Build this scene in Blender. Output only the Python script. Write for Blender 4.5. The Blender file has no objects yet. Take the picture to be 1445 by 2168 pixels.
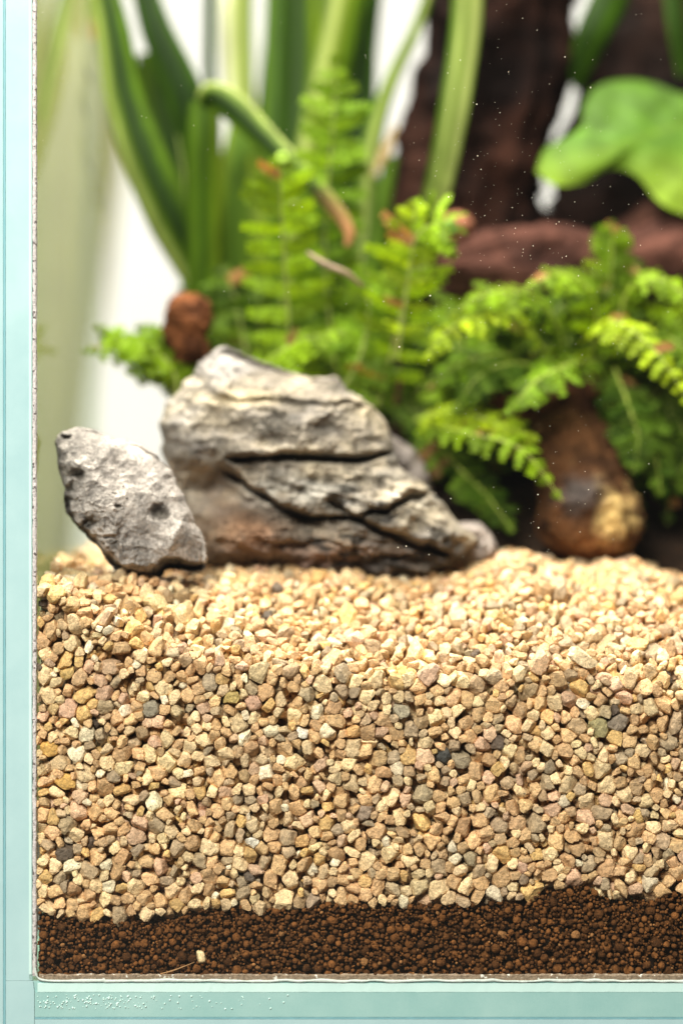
import bpy, math, random
import numpy as np
from mathutils import Vector

random.seed(7)
RNG = np.random.default_rng(11)
MM = 0.001            # everything below is laid out in millimetres
CX, CZ, DIST = 72.25, 108.4, 500.0

# ------------------------------------------------------------------ camera, world, lamps, exposure
scn = bpy.context.scene
COL = scn.collection
cam_d = bpy.data.cameras.new('camera')
cam = bpy.data.objects.new('camera', cam_d); COL.objects.link(cam)
cam.location = (CX*MM, -DIST*MM, CZ*MM)
cam.rotation_euler = (math.radians(90), 0, 0)
cam_d.lens = 100; cam_d.sensor_fit = 'VERTICAL'; cam_d.sensor_height = 43.36; cam_d.sensor_width = 28.9
cam_d.clip_start = 0.01; cam_d.clip_end = 50
cam_d.dof.use_dof = True; cam_d.dof.focus_distance = (DIST+1.8)*MM; cam_d.dof.aperture_fstop = 4.8
scn.camera = cam
scn.render.resolution_x = 682; scn.render.resolution_y = 1024
w = bpy.data.worlds.new('World'); scn.world = w; w.use_nodes = True
bg = w.node_tree.nodes['Background']; bg.inputs[0].default_value = (1.0, 0.97, 0.93, 1); bg.inputs[1].default_value = 0.10

def area(name, loc, target, size, power, col):
    ld = bpy.data.lights.new(name, 'AREA'); ld.shape = 'RECTANGLE'; ld.size = size[0]; ld.size_y = size[1]
    ld.energy = power; ld.color = col
    o = bpy.data.objects.new(name, ld); COL.objects.link(o)
    o.location = loc; d = Vector(target)-Vector(loc); o.rotation_euler = d.to_track_quat('-Z', 'Y').to_euler()
    return o
area('overhead_softbox', (0.05, 0.02, 0.62), (0.08, 0.05, 0.1), (0.26, 0.20), 10.3, (1.0, 0.94, 0.82))
area('front_softbox', (-0.18, -0.66, 0.64), (0.07, 0.0, 0.04), (0.40, 0.26), 18.5, (1.0, 0.95, 0.86))
area('backdrop_lamp', (0.1, 0.45, 1.1), (0.0, 0.9, 0.1), (0.6, 0.3), 10.5, (1.0, 0.97, 0.95))
scn.view_settings.view_transform = 'Standard'; scn.view_settings.look = 'None'
scn.view_settings.exposure = 0.0; scn.view_settings.gamma = 1.0
scn.render.engine = 'CYCLES'
scn.cycles.max_bounces = 10; scn.cycles.transparent_max_bounces = 24; scn.cycles.diffuse_bounces = 5
scn.cycles.caustics_reflective = False; scn.cycles.caustics_refractive = False
scn.cycles.use_denoising = True

# ------------------------------------------------------------------ helpers
def P(px, py, y):
    """photo pixel seen at depth y (mm behind the front pane) -> point in mm"""
    f = (DIST+y)/DIST
    return np.array([CX+(px/10-CX)*f, y, CZ+(CZ-py/10)*f])

def hash3(ix, iy, iz, seed):
    h = (ix.astype(np.int64)*374761393 + iy.astype(np.int64)*668265263 + iz.astype(np.int64)*2147483647 + seed*974634777) & 0xffffffff
    h = ((h ^ (h >> 13))*1274126177) & 0xffffffff
    h = ((h ^ (h >> 15))*2246822519) & 0xffffffff
    h = h ^ (h >> 16)
    return (h & 0xffffff)/float(0xffffff)

def vnoise(p, seed=0):
    p = np.asarray(p, float); i = np.floor(p).astype(np.int64); f = p-i; f = f*f*(3-2*f)
    x, y, z = i[..., 0], i[..., 1], i[..., 2]; fx, fy, fz = f[..., 0], f[..., 1], f[..., 2]
    r = 0
    for dx in (0, 1):
        for dy in (0, 1):
            for dz in (0, 1):
                wgt = (fx if dx else 1-fx)*(fy if dy else 1-fy)*(fz if dz else 1-fz)
                r = r + wgt*hash3(x+dx, y+dy, z+dz, seed)
    return r*2-1

def fbm(p, octv=4, seed=0, gain=.5):
    r = 0; a = 1; p = np.asarray(p, float)
    for k in range(octv):
        r = r+a*vnoise(p, seed+k*17); p = p*2.03+5.1; a *= gain
    return r

def ridged(p, octv=4, seed=0):
    r = 0; a = 1; p = np.asarray(p, float)
    for k in range(octv):
        r = r+a*(1-2*np.abs(vnoise(p, seed+k*13))); p = p*2.1+3.3; a *= .5
    return r

def mesh_np(name, V, F, mat, tint=None, smooth=True, origin=None):
    """V (n,3) mm, F (m,3|4) ints; returns an unlinked object whose origin is `origin`"""
    V = np.asarray(V, np.float64); F = np.asarray(F, np.int32)
    o3 = np.zeros(3) if origin is None else np.asarray(origin, float)
    me = bpy.data.meshes.new(name)
    k = F.shape[1]
    me.vertices.add(len(V)); me.vertices.foreach_set('co', ((V-o3)*MM).astype(np.float32).ravel())
    me.loops.add(F.size); me.loops.foreach_set('vertex_index', F.ravel())
    me.polygons.add(len(F)); me.polygons.foreach_set('loop_start', np.arange(0, F.size, k, dtype=np.int32))
    me.polygons.foreach_set('loop_total', np.full(len(F), k, np.int32))
    me.polygons.foreach_set('use_smooth', np.full(len(F), smooth, bool))
    me.update(calc_edges=True)
    if tint is not None:
        t = np.asarray(tint, np.float32)
        if t.ndim == 1: t = np.tile(t, (len(V), 1))
        if t.shape[1] == 3: t = np.hstack([t, np.ones((len(t), 1), np.float32)])
        at = me.color_attributes.new('tint', 'FLOAT_COLOR', 'POINT'); at.data.foreach_set('color', t.astype(np.float32).ravel())
    me.materials.append(mat); me.validate()
    o = bpy.data.objects.new(name, me); o.location = Vector(o3*MM)
    return o

def link(o, parent=None):
    COL.objects.link(o)
    if parent is not None:
        o.parent = parent
        o.location = o.location-parent_world(parent)
    return o

def parent_world(p):
    v = Vector((0, 0, 0))
    while p is not None: v = v+p.location; p = p.parent
    return v

def tag(o, label=None, cat=None, group=None, kind=None):
    if label: o['label'] = label
    if cat: o['category'] = cat
    if group: o['group'] = group
    if kind: o['kind'] = kind
    return o

def empty(name, loc, label, cat, group=None):
    o = bpy.data.objects.new(name, None); COL.objects.link(o); o.location = Vector(np.asarray(loc)*MM); o.empty_display_size = .01
    return tag(o, label, cat, group)

class Acc:
    def __init__(s): s.V = []; s.F = []; s.T = []; s.n = 0
    def add(s, V, F, T):
        V = np.asarray(V, float); F = np.asarray(F, int)
        T = np.asarray(T, float)
        if T.ndim == 1: T = np.tile(T, (len(V), 1))
        if F.shape[1] == 4: F = np.vstack([F[:, [0, 1, 2]], F[:, [0, 2, 3]]])
        s.V.append(V); s.F.append(F+s.n); s.T.append(T); s.n += len(V)
    def obj(s, name, mat, **k):
        return mesh_np(name, np.vstack(s.V), np.vstack(s.F), mat, np.vstack(s.T), **k)

def smooth_pts(pts, n):
    """Catmull-Rom through rows of pts, n samples"""
    p = np.asarray(pts, float); m = len(p)
    q = np.vstack([2*p[0]-p[1], p, 2*p[-1]-p[-2]])
    t = np.linspace(0, m-1-1e-9, n); i = np.floor(t).astype(int); f = (t-i)[:, None]
    a, b, c, d = q[i], q[i+1], q[i+2], q[i+3]
    return .5*((2*b)+(-a+c)*f+(2*a-5*b+4*c-d)*f**2+(-a+3*b-3*c+d)*f**3)

def grid_faces(nu, nv, wrap=False):
    i = np.arange(nu-1)[:, None]; j = np.arange(nv if wrap else nv-1)[None, :]
    a = i*nv+j; b = i*nv+(j+1) % nv; c = (i+1)*nv+(j+1) % nv; d = (i+1)*nv+j
    return np.stack([a, b, c, d], -1).reshape(-1, 4)

def unit(v):
    v = np.asarray(v, float); return v/(np.linalg.norm(v, axis=-1, keepdims=True)+1e-12)

def icosphere(sub):
    import bmesh
    bm = bmesh.new(); bmesh.ops.create_icosphere(bm, subdivisions=sub, radius=1)
    V = np.array([v.co[:] for v in bm.verts]); F = np.array([[v.index for v in f.verts] for f in bm.faces]); bm.free()
    return unit(V), F

# ------------------------------------------------------------------ materials
def new_mat(name):
    m = bpy.data.materials.new(name); m.use_nodes = True; nt = m.node_tree
    for n in list(nt.nodes): nt.nodes.remove(n)
    return m, nt
def N(nt, typ, **kw):
    n = nt.nodes.new(typ)
    for k, v in kw.items():
        if k in n.inputs: n.inputs[k].default_value = v
        else: setattr(n, k, v)
    return n
def mineral(name, scale, rough=.6, bump=.4, mott=(.72, 1.25), speck=None, speck_scale=3., speck_th=.68, attr=True, base=None, bdist=.0002, spec=.4, detail=5, fine=None):
    m, nt = new_mat(name); L = nt.links.new
    out = N(nt, 'ShaderNodeOutputMaterial'); b = N(nt, 'ShaderNodeBsdfPrincipled', Roughness=rough)
    b.inputs['Specular IOR Level'].default_value = spec
    L(b.outputs[0], out.inputs[0])
    tc = N(nt, 'ShaderNodeNewGeometry')
    nz = N(nt, 'ShaderNodeTexNoise', Scale=scale, Detail=detail, Roughness=.65); L(tc.outputs['Position'], nz.inputs['Vector'])
    mr = N(nt, 'ShaderNodeMapRange'); mr.inputs[1].default_value = .3; mr.inputs[2].default_value = .7
    mr.inputs[3].default_value = mott[0]; mr.inputs[4].default_value = mott[1]; L(nz.outputs[0], mr.inputs[0])
    if attr: src = N(nt, 'ShaderNodeAttribute', attribute_name='tint').outputs['Color']
    else:
        r = N(nt, 'ShaderNodeRGB'); r.outputs[0].default_value = (*base, 1); src = r.outputs[0]
    mul = N(nt, 'ShaderNodeVectorMath', operation='SCALE'); L(src, mul.inputs[0]); L(mr.outputs[0], mul.inputs['Scale'])
    cur = mul.outputs[0]
    if fine:
        nf = N(nt, 'ShaderNodeTexNoise', Scale=fine, Detail=3, Roughness=.7); L(tc.outputs['Position'], nf.inputs['Vector'])
        mf = N(nt, 'ShaderNodeMapRange'); mf.inputs[1].default_value = .32; mf.inputs[2].default_value = .68; mf.inputs[3].default_value = .62; mf.inputs[4].default_value = 1.28; L(nf.outputs[0], mf.inputs[0])
        m2 = N(nt, 'ShaderNodeVectorMath', operation='SCALE'); L(cur, m2.inputs[0]); L(mf.outputs[0], m2.inputs['Scale']); cur = m2.outputs[0]
    if speck:
        nz2 = N(nt, 'ShaderNodeTexNoise', Scale=scale*speck_scale, Detail=2, Roughness=.5); L(tc.outputs['Position'], nz2.inputs['Vector'])
        st = N(nt, 'ShaderNodeMapRange'); st.inputs[1].default_value = speck_th; st.inputs[2].default_value = speck_th+.04; L(nz2.outputs[0], st.inputs[0])
        mx = N(nt, 'ShaderNodeMix', data_type='RGBA'); mx.inputs[7].default_value = (*speck, 1)
        L(st.outputs[0], mx.inputs[0]); L(cur, mx.inputs[6]); cur = mx.outputs[2]
    L(cur, b.inputs['Base Color'])
    nz3 = N(nt, 'ShaderNodeTexNoise', Scale=scale*2.2, Detail=6, Roughness=.7); L(tc.outputs['Position'], nz3.inputs['Vector'])
    bp = N(nt, 'ShaderNodeBump', Strength=bump, Distance=bdist); L(nz3.outputs[0], bp.inputs['Height']); L(bp.outputs[0], b.inputs['Normal'])
    return m

def leaf_mat(name, trans=.45, rough=.45, scale=300., tmul=(1.25, 1.35, .55), streak=False, spec=.3):
    m, nt = new_mat(name); L = nt.links.new
    out = N(nt, 'ShaderNodeOutputMaterial'); b = N(nt, 'ShaderNodeBsdfPrincipled', Roughness=rough); b.inputs['Specular IOR Level'].default_value = spec
    a = N(nt, 'ShaderNodeAttribute', attribute_name='tint')
    g = N(nt, 'ShaderNodeNewGeometry'); nz = N(nt, 'ShaderNodeTexNoise', Scale=scale, Detail=3)
    if streak:
        mp = N(nt, 'ShaderNodeMapping'); mp.inputs['Scale'].default_value = (1, 1, .06); L(g.outputs['Position'], mp.inputs[0]); L(mp.outputs[0], nz.inputs['Vector'])
    else: L(g.outputs['Position'], nz.inputs['Vector'])
    mr = N(nt, 'ShaderNodeMapRange'); mr.inputs[1].default_value = .3; mr.inputs[2].default_value = .7; mr.inputs[3].default_value = .75; mr.inputs[4].default_value = 1.25
    L(nz.outputs[0], mr.inputs[0])
    s = N(nt, 'ShaderNodeVectorMath', operation='SCALE'); L(a.outputs['Color'], s.inputs[0]); L(mr.outputs[0], s.inputs['Scale'])
    L(s.outputs[0], b.inputs['Base Color'])
    t = N(nt, 'ShaderNodeVectorMath', operation='MULTIPLY'); L(s.outputs[0], t.inputs[0]); t.inputs[1].default_value = tmul
    tr = N(nt, 'ShaderNodeBsdfTranslucent'); L(t.outputs[0], tr.inputs[0])
    mx = N(nt, 'ShaderNodeMixShader'); mx.inputs[0].default_value = trans
    L(b.outputs[0], mx.inputs[1]); L(tr.outputs[0], mx.inputs[2]); L(mx.outputs[0], out.inputs[0])
    return m

def pane_mat(name, tint, refl=1.0):
    m, nt = new_mat(name); L = nt.links.new
    out = N(nt, 'ShaderNodeOutputMaterial'); t = N(nt, 'ShaderNodeBsdfTransparent'); t.inputs[0].default_value = (*tint, 1)
    g = N(nt, 'ShaderNodeBsdfGlossy', Roughness=.015); g.inputs[0].default_value = (.93, 1, .96, 1)
    fr = N(nt, 'ShaderNodeFresnel', IOR=1.5); ge = N(nt, 'ShaderNodeNewGeometry')
    inv = N(nt, 'ShaderNodeMath', operation='SUBTRACT'); inv.inputs[0].default_value = refl; L(ge.outputs['Backfacing'], inv.inputs[1])
    cl = N(nt, 'ShaderNodeMath', operation='MAXIMUM'); L(inv.outputs[0], cl.inputs[0]); cl.inputs[1].default_value = 0
    mu = N(nt, 'ShaderNodeMath', operation='MULTIPLY', use_clamp=True); L(fr.outputs[0], mu.inputs[0]); L(cl.outputs[0], mu.inputs[1])
    mx = N(nt, 'ShaderNodeMixShader'); L(mu.outputs[0], mx.inputs[0]); L(t.outputs[0], mx.inputs[1]); L(g.outputs[0], mx.inputs[2]); L(mx.outputs[0], out.inputs[0])
    return m

M_PEB = mineral('gravel_stone', 1100, rough=.48, bump=1.0, mott=(.6, 1.25), speck=(.10, .07, .045), speck_scale=1.5, speck_th=.69, bdist=.00035, spec=.5, fine=3200)
M_SOIL = mineral('dark_soil', 1500, rough=.85, bump=.9, mott=(.4, 1.6), speck=(.40, .16, .04), speck_scale=2.2, speck_th=.70, bdist=.0004, spec=.15)
M_ROCK = mineral('layered_rock', 330, rough=.75, bump=.9, mott=(.5, 1.3), speck=(.07, .06, .05), speck_scale=2., speck_th=.69, bdist=.0008, spec=.3, fine=1300)
M_WOOD = mineral('bark_wood', 130, rough=.9, bump=.7, mott=(.45, 1.5), bdist=.002, spec=.08)
M_STUB = mineral('root_stub', 330, rough=.85, bump=1.0, mott=(.6, 1.35), speck=(.04, .02, .01), speck_scale=1., speck_th=.66, bdist=.0012, spec=.08, fine=1200)
M_BLADE = leaf_mat('long_blade_leaf', .25, .55, 700, (1.4, 1.35, .3), True, .12)
M_FERN = leaf_mat('fern_leaf', .38, .6, 450, (1.4, 1.3, .2), spec=.12)
M_BROAD = leaf_mat('broad_leaf', .45, .7, 60, (1.45, 1.3, .3))
M_STEM = mineral('plant_stem', 600, rough=.6, bump=.3)
M_WALL = mineral('white_backdrop', 6, rough=.9, bump=.02, mott=(.97, 1.02), attr=False, base=(.86, .83, .81))
M_TABLE = mineral('table_surface', 20, rough=.6, bump=.05, mott=(.95, 1.05), attr=False, base=(.035, .03, .028), spec=.1)
M_PANE = pane_mat('clear_glass', (.985, .995, .99))
M_SIDE = pane_mat('side_glass', (.93, .96, .91), .3)
M_BACK = pane_mat('back_glass', (.97, .985, .975), .8)

def edge_mat(name, top, bot, z0, z1):
    """sea-green polished glass edge: green glass body with faint vertical banding"""
    m, nt = new_mat(name); L = nt.links.new
    out = N(nt, 'ShaderNodeOutputMaterial'); b = N(nt, 'ShaderNodeBsdfPrincipled', Roughness=.25)
    b.inputs['Coat Weight'].default_value = .4; b.inputs['Coat Roughness'].default_value = .08
    g = N(nt, 'ShaderNodeNewGeometry'); nz = N(nt, 'ShaderNodeTexNoise', Scale=55, Detail=4, Roughness=.6)
    mp = N(nt, 'ShaderNodeMapping'); mp.inputs['Scale'].default_value = (1, 1, 1); L(g.outputs['Position'], mp.inputs[0]); L(mp.outputs[0], nz.inputs['Vector'])
    nf = N(nt, 'ShaderNodeTexNoise', Scale=2500, Detail=2); L(g.outputs['Position'], nf.inputs['Vector'])
    ad = N(nt, 'ShaderNodeMath', operation='MULTIPLY_ADD'); L(nf.outputs[0], ad.inputs[0]); ad.inputs[1].default_value = .18; L(nz.outputs[0], ad.inputs[2])
    mx = N(nt, 'ShaderNodeMix', data_type='RGBA'); mx.inputs[6].default_value = (*bot, 1); mx.inputs[7].default_value = (*top, 1)
    mr = N(nt, 'ShaderNodeMapRange'); mr.inputs[1].default_value = z0; mr.inputs[2].default_value = z1; L(ad.outputs[0], mr.inputs[0])
    L(mr.outputs[0], mx.inputs[0]); L(mx.outputs[2], b.inputs['Base Color'])
    b.inputs['Subsurface Weight'].default_value = 0
    L(b.outputs[0], out.inputs[0])
    return m
M_EDGE = edge_mat('glass_edge', (.43, .60, .62), (.34, .51, .54), .35, .8)
M_EDGE_DARK = edge_mat('glass_edge_line', (.22, .43, .48), (.17, .37, .42), .3, .8)
M_EDGE_LOW = edge_mat('lower_glass_edge', (.36, .55, .53), (.25, .45, .44), .35, .8)
M_EDGE_PALE = edge_mat('glass_edge_pale', (.60, .78, .75), (.50, .70, .67), .35, .8)  # lighter copy of the edge glass: light caught on the arrises, painted in
M_SIL = mineral('silicone', 1800, rough=.35, bump=.6, mott=(.6, 1.35), attr=False, base=(.56, .50, .50), speck=(.13, .10, .10), speck_scale=.6, speck_th=.6, bdist=.0003)
M_SILC = mineral('clear_silicone', 1500, rough=.3, bump=.8, mott=(.45, 1.4), attr=False, base=(.30, .22, .15), speck=(.8, .78, .7), speck_scale=.5, speck_th=.63, bdist=.0003)
M_WHITE = mineral('pale_sealant', 1500, rough=.35, bump=.5, mott=(.85, 1.1), attr=False, base=(.58, .64, .60), bdist=.0003)
M_DUST = mineral('dust', 500, rough=.8, bump=0, attr=False, base=(.85, .78, .62))
M_BUB = mineral('bubble_white', 500, rough=.25, bump=0, attr=False, base=(.62, .80, .76))

# ------------------------------------------------------------------ setting: backdrop, table
def box(name, lo, hi, mat, bevel=0., seg=2):
    import bmesh
    lo = np.array(lo, float); hi = np.array(hi, float); c = (lo+hi)/2
    bm = bmesh.new(); bmesh.ops.create_cube(bm, size=1)
    for v in bm.verts: v.co = Vector(np.array(v.co)*(hi-lo)*MM)
    if bevel: bmesh.ops.bevel(bm, geom=list(bm.edges), offset=bevel*MM, segments=seg, affect='EDGES', profile=.5)
    me = bpy.data.meshes.new(name); bm.to_mesh(me); bm.free(); me.materials.append(mat)
    o = bpy.data.objects.new(name, me); o.location = Vector(c*MM); return o
tag(link(box('backdrop_wall', (-1800, 900, -400), (2000, 920, 1600), M_WALL)), kind='structure')
tag(link(box('table', (-900, -250, -42), (1100, 880, -2.0), M_TABLE, 2)), kind='structure')

# ------------------------------------------------------------------ the glass tank
TX0, TX1, TY1, TZ1 = 7.8, 262., 136., 262.
tank = empty('glass_tank', (0, 0, -2), 'clear glass tank corner with sea-green edges, holding gravel, soil, rocks and ferns', 'terrarium')
link(tag(box('front_pane', (-1.2, -5.0, -1.9), (TX1+8, -.25, TZ1), M_PANE)), tank)
link(box('side_pane', (.9, .0, 9.4), (TX0-.02, TY1, TZ1), M_SIDE), tank)
link(box('side_pane', (TX1, .0, 9.4), (TX1+7, TY1, TZ1), M_SIDE), tank)
link(box('back_pane', (.9, TY1+.05, 9.4), (TX1+7, TY1+5, TZ1), M_BACK), tank)
link(box('base_pane', (.9, .3, -1.9), (TX1+7, TY1+5, 9.1), M_EDGE_LOW), tank)

def strip(name, prof, axis, a0, a1, mat, n=2, wob=0., seed=0):
    """profile (list of (u,v)) swept along z (axis 'z', u=x v=y) or x (axis 'x', u=z v=y)"""
    prof = np.array(prof, float); t = np.linspace(a0, a1, n); V = []
    for k, s in enumerate(t):
        q = prof.copy()
        if wob:
            q[:, 0] += wob*(fbm(np.stack([q[:, 0]*3, q[:, 1]*3, np.full(len(q), s*1.1)], -1), 3, seed))
            q[:, 1] += wob*.5*(fbm(np.stack([q[:, 0]*2+9, q[:, 1], np.full(len(q), s*1.3)], -1), 3, seed+5))
        V.append(np.stack([q[:, 0], q[:, 1], np.full(len(q), s)], -1) if axis == 'z' else np.stack([np.full(len(q), s), q[:, 1], q[:, 0]], -1))
    V = np.vstack(V); F = grid_faces(n, len(prof), True)
    return mesh_np(name, V, F, mat, smooth=False, origin=V.mean(0))
ZT = 262.
def rect(u0, u1, v0, v1): return [(u0, v0), (u1, v0), (u1, v1), (u0, v1)]
E = link(strip('edge_face', [(1.3, -.02), (6.2, -.02), (6.9, .28), (6.9, 1.2), (1.3, 1.2)], 'z', 9.2, ZT, M_EDGE), tank)
tag(E, 'sea-green upright front edge of the side pane')
link(strip('edge_line', [(.75, -.1), (1.25, -.1), (1.25, 1.2), (.75, 1.2)], 'z', -1.8, ZT, M_EDGE_DARK, n=400, wob=.03, seed=15), tank)
link(strip('edge_margin', [(-1.2, -.14), (.7, -.14), (.7, 1.2), (-1.2, 1.2)], 'z', -1.8, ZT, M_EDGE), tank)
link(strip('pale_arris', [(6.2, -.08), (6.75, -.08), (6.75, 1.), (6.2, 1.)], 'z', 10.5, ZT, M_EDGE_PALE), tank)
link(strip('silicone_seam', [(6.95, -.12), (7.25, -.2), (7.6, -.16), (7.78, .1), (7.78, 1.2), (6.95, 1.2)], 'z', 10.2, ZT, M_SIL, n=500, wob=.1, seed=3), tank)
# base front edge: pale arris on top, green body, darker line low down
link(strip('base_edge_body', [(1.5, -.04), (6.75, -.04), (6.75, 1.), (1.5, 1.)], 'x', 7.4, TX1+7, M_EDGE_LOW), tank)
link(strip('pale_arris', [(6.8, -.09), (8.6, -.02), (8.7, .9), (6.8, .9)], 'x', 8.0, TX1+7, M_EDGE_PALE, n=300, wob=.05, seed=8), tank)
link(strip('edge_line', [(1.05, -.07), (1.45, -.07), (1.45, 1.), (1.05, 1.)], 'x', 7.4, TX1+7, M_EDGE_DARK, n=400, wob=.03, seed=16), tank)
link(strip('base_edge_lip', [(-1.8, -.1), (1.0, -.1), (1.0, 1.), (-1.8, 1.)], 'x', 7.4, TX1+7, M_EDGE), tank)
cr = link(mesh_np('mitred_corner', np.array([[1.3, -.09, -1.8], [7.3, -.06, -1.8], [7.3, -.06, 7.], [7.0, -.06, 9.15], [1.3, -.09, 9.15], [1.3, 1, 9.15], [7.3, 1, 7]]),
     np.array([[0, 1, 2], [0, 2, 3], [0, 3, 4], [2, 3, 6], [3, 4, 5]]), M_EDGE, smooth=False), tank)
# the bead that runs along the bottom and turns up the corner
path = smooth_pts([(7.3, 14), (7.45, 11.5), (8.0, 9.9), (9.5, 9.25), (14, 9.1), (22, 9.2)], 60)
xs = np.linspace(22.2, TX1, 700); zz = 9.15+.16*fbm(np.stack([xs*.25, xs*0, xs*0], -1), 3, 4)
path = np.vstack([path, np.stack([xs, zz], -1)])
nn = len(path); ang = np.linspace(0, 2*np.pi, 8, endpoint=False)
tn = unit(np.gradient(path, axis=0)); nrm = np.stack([-tn[:, 1], tn[:, 0]], -1)
rad = .30+.09*fbm(np.stack([np.arange(nn)*.13, np.zeros(nn), np.zeros(nn)], -1), 3, 9)
V = np.stack([path[:, None, 0]+nrm[:, None, 0]*rad[:, None]*np.cos(ang), np.sin(ang)[None]*.2-.02+np.zeros((nn, 1)), path[:, None, 1]+nrm[:, None, 1]*rad[:, None]*np.cos(ang)], -1).reshape(-1, 3)
link(mesh_np('sealant_bead', V, grid_faces(nn, 8, True), M_WHITE), tank)
link(strip('smeared_silicone', [(9.2, .03), (10.3, -.05), (10.55, .3), (9.2, .7)], 'x', 8.3, TX1, M_SILC, n=900, wob=.14, seed=21), tank)
# back corner silicone, seen through the side glass
sq = smooth_pts([(188, 60), (196, 110), (180, 140), (192, 175), (178, 215), (190, 270), (181, 330), (200, 375), (206, 425), (238, 440)], 160)
rb = .30+.28*vnoise(np.stack([sq[:, 1]*.06, sq[:, 0]*0, sq[:, 0]*0], -1), 2)
Vb = []
for (qx, qy), r_ in zip(sq, rb):
    d_ = min(64.0*500/(CX-qx/10)-500, 132); c_ = P(qx, qy, d_)
    Vb.append(np.stack([c_[0]+.0*ang+r_*.35*np.cos(ang), c_[1]+r_*6*np.sin(ang)*.5, c_[2]+r_*np.cos(ang)], -1))
Vb = np.vstack(Vb); pb = sq
link(mesh_np('corner_silicone', Vb, grid_faces(len(pb), 8, True), mineral('aged_silicone', 300, attr=False, base=(.10, .11, .07))), tank)

def blobs(centers, radii, mat, name, squash=(1, 1, 1), sub=1, tint=(1, 1, 1)):
    U, F = icosphere(sub); c = np.asarray(centers); r = np.asarray(radii)
    V = (c[:, None, :]+U[None]*r[:, None, None]*np.array(squash)).reshape(-1, 3)
    FF = (F[None]+(np.arange(len(c))*len(U))[:, None, None]).reshape(-1, 3)
    return mesh_np(name, V, FF, mat, tint)
bx = np.concatenate([RNG.normal(0, 1, 110)*8+20, RNG.uniform(8, 62, 60)]); bx = np.abs(bx-8)+8
bz = RNG.uniform(3.2, 6.2, len(bx))
link(tag(blobs(np.stack([bx, np.full(len(bx), -.1), bz], -1), RNG.uniform(.10, .26, len(bx)), M_BUB, 'trapped_bubbles', (1, .35, 1)), kind='stuff'), tank)
nd = 640
dx = np.concatenate([RNG.normal(108, 17, 450), RNG.uniform(9, 144, nd-450)]); dz = np.concatenate([RNG.uniform(95, 215, 260), RNG.normal(170, 16, 190), RNG.uniform(85, 216, nd-450)])
dr = np.clip(RNG.lognormal(-3.0, .42, nd), .03, .17)
link(tag(blobs(np.stack([dx, np.full(nd, -.2), dz], -1), dr, M_DUST, 'dust_specks', (1, .3, 1)), kind='stuff'), tank)

# ------------------------------------------------------------------ gravel heap
def interp(x, tab):
    t = np.array(tab, float); return np.interp(x, t[:, 0], t[:, 1])
FRONT = [(0, 1240), (80, 1240), (140, 1262), (200, 1300), (300, 1358), (450, 1400), (600, 1410), (800, 1440), (1000, 1440), (1200, 1425), (1350, 1455), (1445, 1475), (2600, 1480)]
HORIZ = [(0, 1165), (80, 1165), (250, 1190), (420, 1195), (500, 1180), (650, 1200), (800, 1215), (950, 1195), (1080, 1165), (1200, 1195), (1330, 1185), (1445, 1225), (1700, 1230), (2600, 1200)]
INTER = [(0, 1930), (80, 1930), (150, 1944), (250, 1952), (370, 1948), (420, 1930), (500, 1922), (600, 1926), (700, 1914), (800, 1916), (900, 1918), (1000, 1916), (1100, 1908), (1160, 1885), (1230, 1880), (1300, 1905), (1380, 1905), (1445, 1892), (2600, 1900)]
YC = 52.
def surf(x, y):
    x = np.asarray(x, float); y = np.asarray(y, float)
    z0 = CZ+CZ-interp(x*10, FRONT)/10
    f = (DIST+YC)/DIST; pxc = (CX+(x-CX)/f)*10
    z1 = CZ+(CZ-interp(pxc, HORIZ)/10)*f
    s = np.clip(y/YC, 0, 1); s = 1-(1-s)**2.0
    bump = 1.0*vnoise(np.stack([x*.11, y*.11, x*0], -1), 5)*np.clip(y/10, 0, 1)
    m = 4.2*np.exp(-((x-31)/13)**2-((y-17)/7)**2)+2.4*np.exp(-((x-74)/20)**2-((y-30)/9)**2)
    return z0+(z1-z0)*s+bump-.6+m
def surf1(x, y): return float(surf(np.array([x]), np.array([y]))[0])
def inter(x): return 2*CZ-interp(np.asarray(x)*10, INTER)/10

def pack(cands, fac):
    """cands: list of (x,y,z,r,keep). greedy dart throwing"""
    cell = 3.4; grid = {}; out = []
    for (x, y, z, r) in cands:
        i, j, k = int(x/cell), int(y/cell), int(z/cell); ok = True
        for a in (i-1, i, i+1):
            for b in (j-1, j, j+1):
                for c in (k-1, k, k+1):
                    for (X, Y, Z, R) in grid.get((a, b, c), ()):
                        d = fac*(r+R)
                        if (x-X)**2+(y-Y)**2+(z-Z)**2 < d*d: ok = False; break
                    if not ok: break
                if not ok: break
            if not ok: break
        if ok:
            grid.setdefault((i, j, k), []).append((x, y, z, r)); out.append((x, y, z, r))
    return out

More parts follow.
